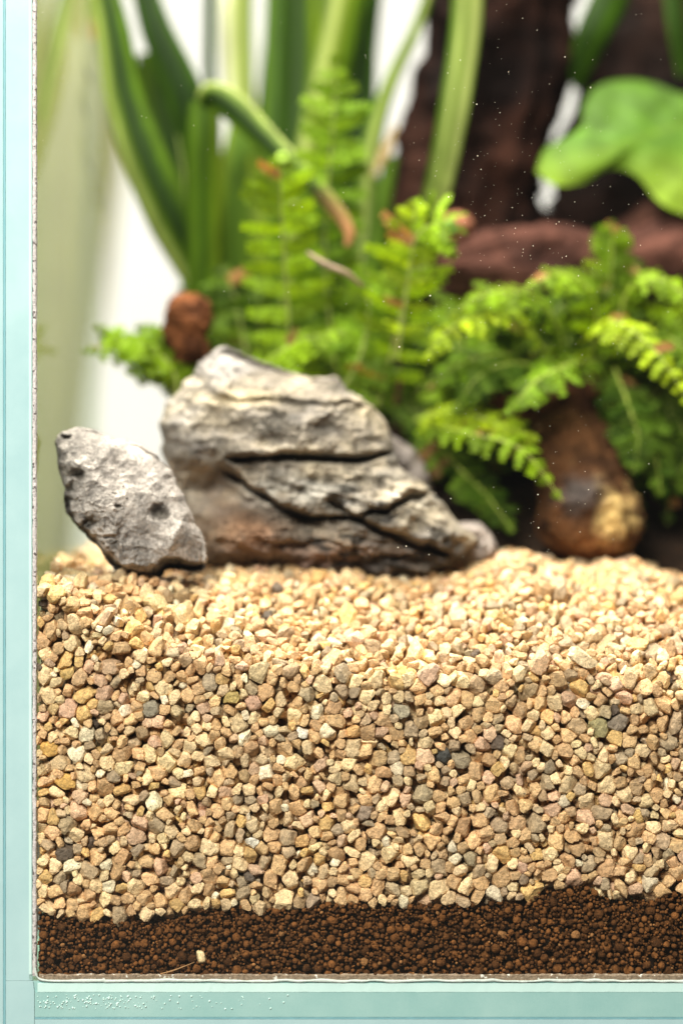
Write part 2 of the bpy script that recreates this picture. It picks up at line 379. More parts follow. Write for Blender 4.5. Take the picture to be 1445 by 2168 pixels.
# pebbles one can point out in the photograph: px, py, r, stretch, roll, colour, label
SPECIAL = [
 (640, 1552, 1.25, 1.75, -10, (.90, .86, .82), 'bright white oval pebble in the upper middle of the gravel face'),
 (535, 1783, 1.25, 1.75, -10, (.88, .85, .80), 'bright white oval pebble low in the gravel face, left of an orange chip'),
 (745, 1550, 1.45, 2.1, 15, (.72, .44, .20), 'long orange-tan chip right of the upper white oval pebble'),
 (640, 1781, 1.35, 2.1, 12, (.72, .45, .21), 'long orange-tan chip right of the lower white oval pebble'),
 (938, 1602, 2.0, 1.5, -75, (.045, .045, .045), 'blackish pebble in the upper right middle of the gravel face'),
 (1235, 1397, 1.9, 2.1, -38, (.88, .70, .48), 'long cream shard lying at the right rim of the gravel'),
 (535, 1487, 1.8, 1.5, -60, (.60, .38, .29), 'pink oval pebble left of centre in the dark upper gravel band'),
 (490, 1477, 1.8, 1.15, 0, (.48, .37, .14), 'ochre pebble with black spots beside the pink oval pebble'),
 (320, 1500, 2.3, 1.1, 20, (.30, .27, .22), 'round grey pebble below the small grey rock, on the left'),
 (1310, 1526, 2.1, 1.35, 50, (.28, .23, .19), 'smooth grey-brown oval pebble at the right, near the rim'),
 (1265, 1538, 2.5, 1.15, 10, (.36, .32, .17), 'olive grey angular pebble beside the grey-brown oval at the right'),
 (772, 1720, 2.0, 1.5, 50, (.34, .26, .21), 'mauve grey oval pebble low in the middle of the gravel face'),
 (905, 1432, 2.2, 2.0, 25, (.62, .42, .32), 'pinkish elongated pebble on the rim below the large rock'),
 (110, 1585, 2.0, 1.6, 0, (.66, .40, .12), 'amber pebble by the left pane, upper of two'),
 (140, 1655, 2.0, 1.7, 0, (.66, .41, .13), 'amber pebble by the left pane, lower of two'),
 (1140, 1405, 2.0, 1.6, 60, (.80, .54, .36), 'peach upright pebble on the rim left of the cream shard'),
 (550, 1422, 2.1, 1.7, 60, (.60, .48, .30), 'speckled tan pebble leaning on the rim left of centre'),
 (1332, 1438, 1.9, 1.7, 75, (.80, .58, .36), 'upright peach pebble standing on the right rim'),
 (445, 1447, 2.0, 1.3, 60, (.42, .34, .25), 'grey-brown oval pebble in the rim shade, left of the pink one'),
 (848, 1507, 1.9, 1.1, 0, (.40, .36, .28), 'flat grey squarish pebble below the rim in the middle'),
]
SP = np.array([(s[0], s[1], s[2]) for s in SPECIAL])
cands = []
for px, py, r in SP:
    c = P(px, py, r*.8); cands.append((c[0], r*.8+.1, c[2], r))
n_front = 9000
fx = RNG.uniform(7.6, 150, n_front); fz = RNG.uniform(23, 86, n_front)
fr_ = np.clip(RNG.lognormal(.16, .30, n_front), .62, 2.1); fr_[:3500] = np.sort(fr_[:3500])[::-1]
fy = fr_*.8+.1
ok = (fz < surf(fx, fy)-.2*fr_) & (fz > inter(fx)+.5*fr_+.9*vnoise(np.stack([fx*.35, fx*0, fx*0], -1), 55))
cands += [tuple(v) for v in np.stack([fx, fy, fz, fr_], -1)[ok]]
# deeper layer against the face
n2 = 16000
gx = RNG.uniform(7.6, 150, n2); gy = RNG.uniform(2, 7, n2); gz = RNG.uniform(23, 86, n2); gr = np.clip(RNG.lognormal(.28, .3, n2), .8, 2.2)
ok = (gz < surf(gx, gy)-.3*gr) & (gz > inter(gx)+.3*gr)
cands += [tuple(v) for v in np.stack([gx, gy, gz, gr], -1)[ok]]
# top surface layers
n3 = 60000
hx = RNG.uniform(7.9, 168, n3); hy = RNG.uniform(1.5, 105, n3); hr = np.clip(RNG.lognormal(.33, .32, n3), .8, 2.5)
hz = surf(hx, hy)-hr*.35-RNG.choice([0, 0, 1.2, 3.2], n3)*1.0
cands += [tuple(v) for v in np.stack([hx, hy, hz, hr], -1)]
pk = np.array(pack(cands, .76))
print('pebbles', len(pk))

PAL = np.array([(.70, .46, .25), (.82, .62, .38), (.60, .38, .20), (.50, .37, .24), (.40, .31, .21), (.68, .45, .31), (.72, .47, .20), (.86, .74, .56), (.11, .08, .06), (.50, .34, .20)])
PALN = ['tan', 'cream', 'tan', 'grey-brown', 'grey', 'pinkish', 'yellow', 'whitish', 'dark', 'brown']
PW = np.array([.27, .24, .15, .08, .035, .08, .06, .04, .005, .04])

def rand_rot(n, rng):
    q = unit(rng.normal(size=(n, 4))); a, b, c, d = q.T
    return np.stack([np.stack([1-2*(c*c+d*d), 2*(b*c-d*a), 2*(b*d+c*a)], -1), np.stack([2*(b*c+d*a), 1-2*(b*b+d*d), 2*(c*d-b*a)], -1), np.stack([2*(b*d-c*a), 2*(c*d+b*a), 1-2*(b*b+c*c)], -1)], 1)

def cells(C, R, idx, U, axes, rots, wall=0.08, p=36, ncut=8, cut=(.66, 1.08), K=16, xwall=7.85, scale=1.02, chip=True):
    """grain shapes: random ellipsoid cut by facets and by its neighbours' bisecting planes, softly rounded"""
    out = np.zeros((len(idx), len(U), 3), np.float32)
    Cf = C.astype(np.float32)
    order = np.argsort(C[:, 0]); Cs = C[order]; xsort = Cs[:, 0]
    for s in range(0, len(idx), 200):
        ids = idx[s:s+200]
        ids = np.asarray(ids)
        lo = np.searchsorted(xsort, C[ids, 0].min()-6); hi = np.searchsorted(xsort, C[ids, 0].max()+6)
        cand = order[lo:hi]
        d = C[cand][None]-C[ids][:, None]; dist = np.linalg.norm(d, axis=-1); dist[dist < 1e-6] = 1e9
        k = min(K, len(cand)-1); nb = np.argpartition(dist, k, axis=1)[:, :k]
        dd = np.take_along_axis(dist, nb, 1); dv = np.take_along_axis(d, nb[..., None], 1)/dd[..., None]
        Rj = R[cand][nb]; lim = dd*(R[ids][:, None]/(R[ids][:, None]+Rj))*1.0
        inv = np.einsum('vc,nkc->nvk', U, dv)/lim[:, None]
        acc = (np.clip(inv, 0, None)**p).sum(-1)
        if chip:   # broken chip: three pairs of skewed faces plus knocked-off corners
            m_ = len(ids); ax = axes[ids]*.86
            for q in range(3):
                for sg in (-1, 1):
                    nv = np.zeros((m_, 3)); nv[:, q] = sg; nv = unit(nv+RNG.normal(0, .22, (m_, 3)))
                    nw = np.einsum('nd,ncd->nc', nv, rots[ids]); acc += (np.clip(np.einsum('vc,nc->nv', U, nw)/(ax[:, q]*RNG.uniform(.82, 1.05, m_))[:, None], 0, None)**p)
            nl = unit(RNG.normal(size=(m_, ncut, 3))); sup = 1/np.linalg.norm(nl/ax[:, None], axis=-1)
            nw = np.einsum('nkd,ncd->nkc', nl, rots[ids]); acc += (np.clip(np.einsum('vc,nkc->nvk', U, nw)/(sup*RNG.uniform(1.0, 1.3, (m_, ncut)))[:, None], 0, None)**p).sum(-1)
        else:
            loc = np.einsum('vc,ncd->nvd', U, rots[ids])
            el = np.linalg.norm(loc/axes[ids][:, None], axis=-1); acc += el**p
            cn = unit(RNG.normal(size=(len(ids), ncut, 3))); cd = R[ids][:, None]*RNG.uniform(cut[0], cut[1], (len(ids), ncut))*1.15
            acc += (np.clip(np.einsum('vc,nkc->nvk', U, cn)/cd[:, None], 0, None)**p).sum(-1)
        gy_ = np.maximum(C[ids, 1]-wall, .15); acc += (np.clip(-U[None, :, 1]/gy_[:, None], 0, None))**p
        gx_ = np.maximum(C[ids, 0]-xwall, .15); acc += (np.clip(-U[None, :, 0]/gx_[:, None], 0, None))**p
        r = acc**(-1/p)*scale
        wob = 1+.09*vnoise((U[None]*1.7+C[ids][:, None]*3.1), 31)+.06*vnoise((U[None]*5.5+C[ids][:, None]*2.1), 37)
        out[s:s+200] = C[ids][:, None]+U[None]*(r*wob)[..., None]
    return out

C = pk[:, :3].copy(); R = pk[:, 3].copy(); nP = len(C)
rots = rand_rot(nP, RNG); axes = R[:, None]*np.stack([RNG.uniform(1.25, 1.9, nP), RNG.uniform(.95, 1.3, nP), RNG.uniform(.65, 1.0, nP)], -1)
ci = RNG.choice(len(PAL), nP, p=PW); col = PAL[ci]*RNG.uniform(.72, 1.15, (nP, 1)); col = col*RNG.normal(1, .015, (nP, 3))*np.array([1.10, 1.05, .94])
# the low rim layer of washed, paler grains lies on top; grains well below the surface are a touch dustier
nsp = 0
for k, s in enumerate(SPECIAL):
    c = P(s[0], s[1], s[2]*.8); d = np.linalg.norm(C-np.array([c[0], s[2]*.8+.1, c[2]]), axis=1); j = int(np.argmin(d))
    if d[j] < .2 and j == nsp:
        a = math.radians(s[4]); rots[j] = np.array([[math.cos(a), 0, -math.sin(a)], [0, 1, 0], [math.sin(a), 0, math.cos(a)]])
        axes[j] = (s[2]*s[3]*.95, s[2], s[2]*.95); col[j] = np.array(s[5])*(1., .93, .80); nsp += 1
    else: print('special pebble lost', k)
front = (C[:, 1] < R*.8+.25) & (C[:, 0] > 8.2) & (C[:, 0] < 145)
vis = front & (C[:, 2] > 20)
cand_i = np.where(vis)[0]; cand_i = cand_i[cand_i >= nsp]
big = cand_i[np.argsort(-R[cand_i])][:300-nsp]
single = np.concatenate([np.arange(nsp), big])
U3, F3 = icosphere(3); U2, F2 = icosphere(2)
near = (C[:, 1] < 14)
rest = np.setdiff1d(np.arange(nP), single)
A = rest[near[rest]]; B = rest[~near[rest]]
VA = cells(C, R, A, U3, axes, rots, ncut=8); VB = cells(C, R, B, U2, axes, rots)
VS = cells(C, R, single, U3, axes, rots, ncut=7)
for k in range(nsp):   # keep the pointed-out pebbles smooth and whole
    pass
acc = Acc()
def pile(Vn, F, cc):
    n, v = Vn.shape[:2]
    acc.add(Vn.reshape(-1, 3), (F[None]+(np.arange(n)*v)[:, None, None]).reshape(-1, 3), np.repeat(cc, v, 0))
pile(VA, F3, col[A]); pile(VB, F2, col[B])
# packed core under the loose grains
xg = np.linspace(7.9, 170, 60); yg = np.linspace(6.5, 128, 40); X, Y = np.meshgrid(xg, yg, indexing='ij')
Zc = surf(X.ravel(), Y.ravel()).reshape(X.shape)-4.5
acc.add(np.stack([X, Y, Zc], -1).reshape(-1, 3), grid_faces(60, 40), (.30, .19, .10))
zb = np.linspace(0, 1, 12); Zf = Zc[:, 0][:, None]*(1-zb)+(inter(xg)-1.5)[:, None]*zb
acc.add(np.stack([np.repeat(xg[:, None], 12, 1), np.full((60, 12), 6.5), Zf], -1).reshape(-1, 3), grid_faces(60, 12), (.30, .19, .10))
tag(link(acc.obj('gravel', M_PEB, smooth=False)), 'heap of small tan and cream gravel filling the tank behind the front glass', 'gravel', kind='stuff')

def colour_word(c):
    d = np.linalg.norm(PAL/PAL.sum(1, keepdims=True)*1.5+PAL*.6-(c/c.sum()*1.5+c*.6), axis=1); return PALN[int(np.argmin(d))]
seen = {}
SHORT = ['upper white oval pebble', 'lower white oval pebble', 'upper orange chip', 'lower orange chip', 'blackish pebble', 'long cream shard', 'pink oval pebble', 'black-spotted ochre pebble', 'round grey pebble', 'grey-brown oval pebble', 'olive grey pebble', 'mauve oval pebble', 'long pinkish rim pebble', 'upper amber pebble', 'lower amber pebble', 'peach rim pebble', 'speckled rim pebble', 'upright peach pebble', 'grey-brown rim pebble', 'flat squarish grey pebble', 'lone pale pebble in the soil']
LM = np.array([[P(q[0], q[1], 1)[0], P(q[0], q[1], 1)[2]] for q in SPECIAL]+[[P(427, 2025, 1)[0], P(427, 2025, 1)[2]]])
DIRS = ['right of', 'above and right of', 'above', 'above and left of', 'left of', 'below and left of', 'below', 'below and right of']
ORD = ['nearest', 'second nearest', 'third nearest', 'fourth nearest', 'fifth nearest', 'sixth nearest', 'seventh nearest', 'eighth nearest']+[w_+' nearest' for w_ in 'ninth tenth eleventh twelfth thirteenth fourteenth fifteenth sixteenth seventeenth eighteenth nineteenth twentieth'.split()]
lab_of = {}; buckets = {}
for k, j in enumerate(single):
    if k < nsp: lab_of[k] = SPECIAL[k][6]; continue
    a = VS[k]; wd = np.ptp(a[:, 0]); ht = np.ptp(a[:, 2]); shp = 'wide' if wd > 1.25*ht else 'upright' if ht > 1.25*wd else 'chunky'
    d = LM-np.array([C[j, 0], C[j, 2]]); m = int(np.argmin((d**2).sum(1))); v = -d[m]
    di = DIRS[int(round(math.degrees(math.atan2(v[1], v[0]))/45)) % 8]
    buckets.setdefault((shp, colour_word(col[j]), di, m), []).append((float(np.hypot(*v)), k))
for (shp, cw, di, m), it in buckets.items():
    it.sort()
    for q, (_, k) in enumerate(it):
        lab_of[k] = f'{shp} {cw} pebble {di} the {SHORT[m]}'+(f', {ORD[min(q, 19)]}' if len(it) > 1 else '')
for k, j in enumerate(single):
    o = mesh_np('pebble', VS[k], F3, M_PEB, col[j], origin=C[j], smooth=False)
    lab = lab_of[k]
    tag(link(o), lab, 'pebble', 'larger pebbles showing at the face of the gravel')

# ------------------------------------------------------------------ soil under the gravel
cands = []
sx = RNG.uniform(8, 150, 26000); sz = RNG.uniform(9.3, 31, 26000); sy = RNG.uniform(.3, 5.0, 26000)
h = (sz-9.3)/(inter(sx)-9.3)
rr = np.clip(RNG.lognormal(-1.0, .5, 26000)*(1.25-.45*h), .22, 1.6); rr[:1500] = np.clip(RNG.lognormal(-.05, .32, 1500), .6, 1.8)*(1.1-.5*h[:1500])
sy[:9000] = rr[:9000]*.95+.1+RNG.uniform(0, .9, 9000)
ok = (sz < inter(sx)-rr*.3+.7*vnoise(np.stack([sx*.5, sx*0, sx*0], -1), 77)) & (sz > 9.3+rr*.6)
cands = [tuple(v) for v in np.stack([sx, sy, sz, rr], -1)[ok]]
sp = np.array(pack(cands, .93)); print('soil grains', len(sp))
Cs_, Rs_ = sp[:, :3], sp[:, 3]; nS = len(sp)
Vs = cells(Cs_, Rs_, np.arange(nS), U2, Rs_[:, None]*RNG.uniform(.85, 1.15, (nS, 3)), rand_rot(nS, RNG), p=14, ncut=6, cut=(.62, 1.1), wall=-.1, chip=False)
bigs = Rs_ > .75
cs = np.array([.125, .048, .013])*RNG.uniform(.45, 1.6, (nS, 1)); fl = RNG.random(nS) < .03; cs[fl] = np.array([.30, .14, .05])*RNG.uniform(.6, 1.3, (fl.sum(), 1))
acc = Acc(); pile(Vs, F2, cs)
xg = np.linspace(7.9, 168, 50); zb = np.linspace(9.2, 31, 6)
zz = np.minimum(zb[None], inter(xg)[:, None]-.8)
acc.add(np.stack([np.repeat(xg[:, None], 6, 1), np.full((50, 6), 3.6), zz], -1).reshape(-1, 3), grid_faces(50, 6), (.015, .008, .004))
tag(link(acc.obj('soil', M_SOIL, smooth=False)), 'layer of crumbly dark brown soil under the gravel', 'soil', kind='stuff')
c = P(427, 2025, 1.)
Cx = np.vstack([c, [[999, 0, 0]]*20]); Vp = cells(np.vstack([c[None], RNG.uniform(500, 600, (20, 3))]), np.full(21, 1.2), np.array([0]), U3, np.array([[1.5, 1.1, 1.0]]*21), np.array([np.eye(3)[[2, 1, 0]]]*21))
tag(link(mesh_np('pebble', Vp[0]-np.array([0, .5, 0]), F3, M_PEB, (.80, .60, .32), origin=c)), 'lone pale yellow pebble down in the dark soil', 'pebble')
def tube(pts, rad, nseg=8, n=40):
    p = smooth_pts(pts, n); r = np.interp(np.linspace(0, 1, n), np.linspace(0, 1, len(rad)), rad)
    t = unit(np.gradient(p, axis=0)); up = np.array([0.13, -.9, .4]); s = unit(np.cross(t, up)); b = np.cross(s, t)
    a = np.linspace(0, 2*np.pi, nseg, endpoint=False)
    V = p[:, None]+r[:, None, None]*(s[:, None]*np.cos(a)[None, :, None]+b[:, None]*np.sin(a)[None, :, None])
    return V.reshape(-1, 3), grid_faces(n, nseg, True), p
Vt, Ft, _ = tube([P(340, 2062, .3), P(372, 2053, .25), P(412, 2037, .3)], [.12, .16, .06])
tag(link(mesh_np('twig', Vt, Ft, M_STEM, (.34, .18, .07), origin=Vt.mean(0))), 'thin brown twig in the soil left of the lone pale pebble', 'twig')

# ------------------------------------------------------------------ rocks
def polar_rock(outline_px, centre_px, y0, thick_f, thick_b, relief, colour, name, rings=110, segs=300, jag=.35, seed=0, jagf=1.2, power=2.6):
    o = np.array(outline_px+[outline_px[0]], float); c = np.array(centre_px, float)
    # walk the outline, resample by angle
    d = o-c; th = np.unwrap(np.arctan2(d[:, 1], d[:, 0])); ra = np.hypot(d[:, 0], d[:, 1])
    if th[-1] < th[0]: th = th[::-1]; ra = ra[::-1]; d = d[::-1]; o = o[::-1]
    T = np.linspace(th[0], th[0]+2*np.pi, segs, endpoint=False)
    ox = np.interp(T, th, o[:, 0]); oy = np.interp(T, th, o[:, 1])
    dx, dy = ox-c[0], oy-c[1]
    jn = 1+.03*jag*fbm(np.stack([ox*.03, oy*.03, ox*0], -1), 5, seed+3, .65)
    dx *= jn; dy *= jn
    s = np.linspace(0, 1, rings)**.8
    res = []
    for side in (-1, 1):
        PX = c[0]+dx[None]*s[:, None]; PY = c[1]+dy[None]*s[:, None]
        prof = np.maximum(1-s**power, 0)**.5
        base = (thick_f if side < 0 else thick_b)*prof[:, None]+0*PX
        if side < 0:
            rel, tc = relief(PX, PY); fade = np.clip((1-s)/.05, 0, 1)[:, None]
            Y = y0-base-rel*fade
        else:
            q = np.stack([PX*.02, PY*.02, PX*0+3], -1); Y = y0+base+2.*fbm(q, 3, seed)*np.clip((1-s)/.1, 0, 1)[:, None]; tc = colour(PX, PY)*1.
        if side < 0: tcol = colour(PX, PY)*tc[..., None]
        else: tcol = tc
        f = (DIST+y0)/DIST
        V = np.stack([CX+(PX/10-CX)*f, Y, CZ+(CZ-PY/10)*f], -1)
        res.append((V.reshape(-1, 3), tcol.reshape(-1, 3)))
    F = grid_faces(rings, segs, True); F2_ = F[:, ::-1]
    V = np.vstack([res[0][0], res[1][0]]); T_ = np.vstack([res[0][1], res[1][1]])
    FF = np.vstack([F, F2_+rings*segs])
    # sew the rim
    a = (rings-1)*segs+np.arange(segs); b = (rings-1)*segs+(np.arange(segs)+1) % segs
    FF = np.vstack([FF, np.stack([a, b, b+rings*segs, a+rings*segs], -1)])
    FF = FF[:, ::-1]
    return mesh_np(name, V, FF, M_ROCK, T_, origin=V.mean(0))

def sdist(PX, PY, line, half=None):
    """signed distance (px) to a left-to-right polyline: positive above it; also position along it 0..1 clipped"""
    l = np.array(line, float); y = np.interp(PX, l[:, 0], l[:, 1]); sl = np.gradient(l[:, 1], l[:, 0]); s = np.interp(PX, l[:, 0], sl)
    d = (y-PY)/np.sqrt(1+s*s); e0, e1 = l[0, 0], l[-1, 0]
    m = np.clip((PX-e0)/30, 0, 1)*np.clip((e1-PX)/30, 0, 1)
    return d, m

def crack(PX, PY, line, w, depth, lip=0., lipw=40, jit=6, seed=0):
    q = np.stack([PX*.02, PY*.004, PX*0], -1); d, m = sdist(PX, PY+jit*fbm(q, 3, seed), line)
    ww = w*(1+.5*vnoise(np.stack([PX*.03, PX*0, PX*0+seed], -1), seed))
    rel = -depth*np.exp(-(d/ww)**2)*m
    if lip: rel = rel+lip*np.where(d > 0, np.exp(-d/lipw), 0)*m*(1-np.exp(-(d/ww)**2))
    return rel, d, m

def big_relief(PX, PY):
    q = np.stack([PX*.012, PY*.012, PX*0], -1)
    r = 1.3*fbm(q, 5, 3)-3.4*np.abs(vnoise(q*.9+7, 145))-1.8*np.abs(vnoise(q*2.1+3, 146))+.55*ridged(q*3.1, 4, 44)
    ang = math.radians(14); u = PX*math.cos(ang)+PY*math.sin(ang); v = -PX*math.sin(ang)+PY*math.cos(ang)
    st = ridged(np.stack([u*.008, v*.035, u*0], -1), 4, 9)
    low = np.clip((PY-960)/80, 0, 1)*np.clip((PX-430)/80, 0, 1)
    r = r+st*(.35+1.35*low*np.clip((PX-560)/200, 0.2, 1))+.45*ridged(q*4, 3, 12)*(.4+low)
    # the upper block: flat face below y 855, a receding top above it
    r = r-np.clip((860-PY)/110, 0, 1.2)*7*np.clip((PX-440)/60, 0, 1)
    c0, d0, m0 = crack(PX, PY, [(450, 850), (520, 858), (620, 862), (720, 858), (800, 868)], 7, 1.5, 1.0, 30, 8, 4)
    c1, d1, m1 = crack(PX, PY, [(478, 972), (560, 972), (640, 970), (700, 968), (760, 972), (835, 958)], 5.5, 11, 2.4, 50, 6, 2)
    c2, d2, m2 = crack(PX, PY, [(470, 990), (520, 1030), (600, 1072), (650, 1088), (710, 1092), (780, 1118), (860, 1145), (960, 1165)], 6.5, 8, 4.2, 55, 12, 6)
    c3, d3, m3 = crack(PX, PY, [(690, 1075), (760, 1085), (830, 1082), (880, 1060), (940, 1052)], 8, 5.5, 2.4, 30, 16, 8)
    c4, d4, m4 = crack(PX, PY, [(560, 1150), (680, 1150), (800, 1180), (930, 1150)], 6, 1.5, 1.3, 25, 14, 10)
    r = r+c0+c1+c2+c3+c4
    # below the overhang the face steps in; the left shoulder is set back, its foot is hollow
    r = r-4.5*np.clip(-d2/30, 0, 1)*m2*np.clip((1110-PY)/60+.35, 0, 1)
    r = r+4*np.exp(-(((PX-520)/95)**2+((PY-1130)/48)**2))
    r = r-10*np.exp(-(((PX-450)/65)**2+((PY-1040)/45)**2))-3*np.exp(-(((PX-470)/55)**2+((PY-915)/55)**2))
    r = r+2*np.exp(-(((PX-400)/45)**2+((PY-880)/70)**2))
    return r, np.ones_like(PX)
def big_colour(PX, PY):
    g = np.array([.225, .19, .15]); br = np.array([.19, .09, .042]); pale = np.array([.34, .31, .29]); pk_ = np.array([.22, .125, .095]); dk = np.array([.035, .03, .027]); yel = np.array([.48, .39, .24])
    n = fbm(np.stack([PX*.014, PY*.022, PX*0], -1), 4, 41)[..., None]; n2_ = fbm(np.stack([PX*.03, PY*.06, PX*0], -1), 4, 51)[..., None]
    c = g*1.1*(1+.6*n)
    def blend(c, t, m): return c*(1-m)+t*m
    def blob(x, y, sx, sy): return np.exp(-(((PX-x)/sx)**2+((PY-y)/sy)**2))[..., None]
    c = blend(c, pale, np.clip(blob(470, 770, 60, 50)+blob(400, 880, 45, 60)*.7+.35*np.clip(n2_, 0, 1), 0, .9))
    c = blend(c, yel, np.clip(blob(530, 848, 60, 16)*.9+blob(790, 870, 60, 30)*.5+np.clip(n, 0, 1)*.35, 0, .8))
    c = blend(c, br, np.clip(blob(520, 1130, 100, 45)*.95+blob(480, 1050, 60, 40)*.4, 0, .85))
    c = blend(c, pk_, np.clip(blob(690, 1185, 150, 45)*.9, 0, .85))
    c = blend(c, np.array([.55, .51, .45]), np.clip(blob(640, 1040, 130, 30)*.8+blob(880, 1050, 80, 35)*.6, 0, .8)*np.clip(.6+n2_, 0, 1))
    spk = np.clip((fbm(np.stack([PX*.018+PY*.004, PY*.05, PX*0], -1), 4, 61)-.35)*5, 0, 1)[..., None]
    low = (np.clip((PY-1000)/60, 0, 1)*np.clip((PX-560)/120, 0, 1))[..., None]
    c = blend(c, dk, spk*low*.85)
    return c
big_out = [(342, 905), (352, 862), (385, 812), (420, 768), (455, 742), (478, 733), (498, 740), (525, 758), (575, 776), (640, 796), (712, 802), (748, 830), (795, 862), (818, 895), (830, 935), (838, 985), (895, 1018), (925, 1055), (948, 1088), (985, 1118), (1012, 1145), (1000, 1172), (945, 1198), (880, 1222), (820, 1244), (760, 1248), (700, 1232), (640, 1222), (560, 1214), (470, 1208), (440, 1200), (415, 1130), (385, 1050), (350, 980)]
rock = polar_rock(big_out, (640, 1010), 45, 15, 17, big_relief, big_colour, 'rock', rings=170, segs=520, seed=2, jag=.8, power=4.2)
tag(link(rock), 'large layered grey and brown rock with a black horizontal crack', 'rock')

def small_relief(PX, PY):
    q = np.stack([PX*.016, PY*.016, PX*0], -1); r = .5*fbm(q, 4, 83)+.2*ridged(q*2.4, 5, 85)
    r = r-2.6*np.abs(vnoise(np.stack([(PX+PY*.5)*.009, (PY-PX*.5)*.005, PX*0], -1), 87)); PX = PX+7*fbm(q*3, 3, 181); PY = PY+7*fbm(q*3, 3, 182)
    rough = np.clip(1-((PX-120)*.55+(PY-940)*-.42+60)/110, 0, 1)
    r = r+rough*(1.5*ridged(np.stack([PX*.025, PY*.03, PX*0], -1), 4, 88))
    def pit(x, y, sx, sy, d): return -d*np.exp(-(((PX-x)/sx)**2+((PY-y)/sy)**2)**1.5)
    r = r+pit(172, 1008, 15, 13, 2.6)+pit(342, 1088, 16, 14, 2.8)+pit(190, 1105, 14, 12, 1.6)+pit(140, 930, 10, 8, 1.8)+pit(258, 1075, 7, 7, 1.)+pit(240, 1140, 10, 8, 1.2)+pit(155, 1055, 14, 9, 1.5)
    # broken lower edge, darker fracture faces
    d, m = sdist(PX, PY+3*fbm(q*3, 3, 90), [(120, 960), (135, 1050), (165, 1110), (200, 1140), (270, 1200), (310, 1205), (340, 1190), (380, 1180), (440, 1195)])
    r = r-4.5*np.clip((8-d)/22, 0, 1)
    return r, np.ones_like(PX)
def small_colour(PX, PY):
    n = fbm(np.stack([PX*.02, PY*.02, PX*0], -1), 4, 71)[..., None]
    c = np.array([.38, .335, .305])*(1+.35*n); q = np.stack([PX*.016, PY*.016, PX*0], -1)
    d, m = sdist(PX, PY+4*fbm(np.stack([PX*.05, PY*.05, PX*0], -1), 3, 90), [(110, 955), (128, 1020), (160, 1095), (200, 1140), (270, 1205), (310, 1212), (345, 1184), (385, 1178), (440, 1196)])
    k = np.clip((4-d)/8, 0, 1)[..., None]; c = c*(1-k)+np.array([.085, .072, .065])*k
    PX = PX+7*fbm(q*3, 3, 181); PY = PY+7*fbm(q*3, 3, 182)
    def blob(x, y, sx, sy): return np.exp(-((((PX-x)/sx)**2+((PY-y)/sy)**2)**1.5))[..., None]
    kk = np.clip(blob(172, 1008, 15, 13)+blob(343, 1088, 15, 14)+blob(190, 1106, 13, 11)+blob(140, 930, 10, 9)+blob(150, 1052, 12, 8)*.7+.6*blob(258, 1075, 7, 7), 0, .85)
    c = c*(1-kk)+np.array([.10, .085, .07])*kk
    rough = np.clip(1-((PX-120)*.55+(PY-940)*-.42+40)/90, 0, 1)[..., None]
    sp_ = np.clip((fbm(np.stack([PX*.045, PY*.045, PX*0], -1), 3, 95)[..., None]-.35)*4, 0, 1)
    return c*(1-.6*sp_*rough)
small_out = [(118, 935), (130, 912), (155, 905), (205, 910), (250, 932), (300, 940), (332, 962), (362, 1000), (392, 1050), (412, 1100), (436, 1150), (444, 1185), (430, 1212), (385, 1206), (350, 1206), (325, 1236), (300, 1262), (272, 1250), (248, 1212), (205, 1155), (170, 1120), (140, 1085), (134, 1030), (122, 980)]
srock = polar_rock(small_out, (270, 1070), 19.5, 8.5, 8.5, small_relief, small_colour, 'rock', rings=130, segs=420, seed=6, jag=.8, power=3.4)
tag(link(srock), 'small pale grey rock with dark pits leaning on the gravel by the side pane', 'rock')

def plain(seed, amp=1.):
    def f(PX, PY):
        q = np.stack([PX*.018, PY*.018, PX*0], -1); return amp*(fbm(q, 4, seed)+.5*ridged(q*2, 3, seed+2)), np.ones_like(PX)
    return f
def col_of(c0, seed, a=.25):
    def f(PX, PY):
        n = fbm(np.stack([PX*.02, PY*.03, PX*0], -1), 4, seed)[..., None]; return np.array(c0)*(1+a*n)
    return f
tag(link(polar_rock([(800, 905), (835, 925), (875, 950), (900, 985), (915, 1040), (930, 1100), (900, 1150), (820, 1150), (770, 1060), (770, 950)], (845, 1030), 66, 7, 8, plain(101, 2.2), col_of((.30, .25, .23), 5), 'rock', 60, 160)), 'grey rock shoulder peeking out behind the right side of the large rock', 'rock')
tag(link(polar_rock([(945, 1120), (975, 1105), (1015, 1105), (1040, 1130), (1055, 1165), (1040, 1190), (990, 1200), (940, 1200), (925, 1160)], (985, 1155), 50, 7, 7, plain(111, 1.8), col_of((.33, .275, .245), 7), 'rock', 60, 160)), 'low grey-brown stone at the right foot of the large rock', 'rock')

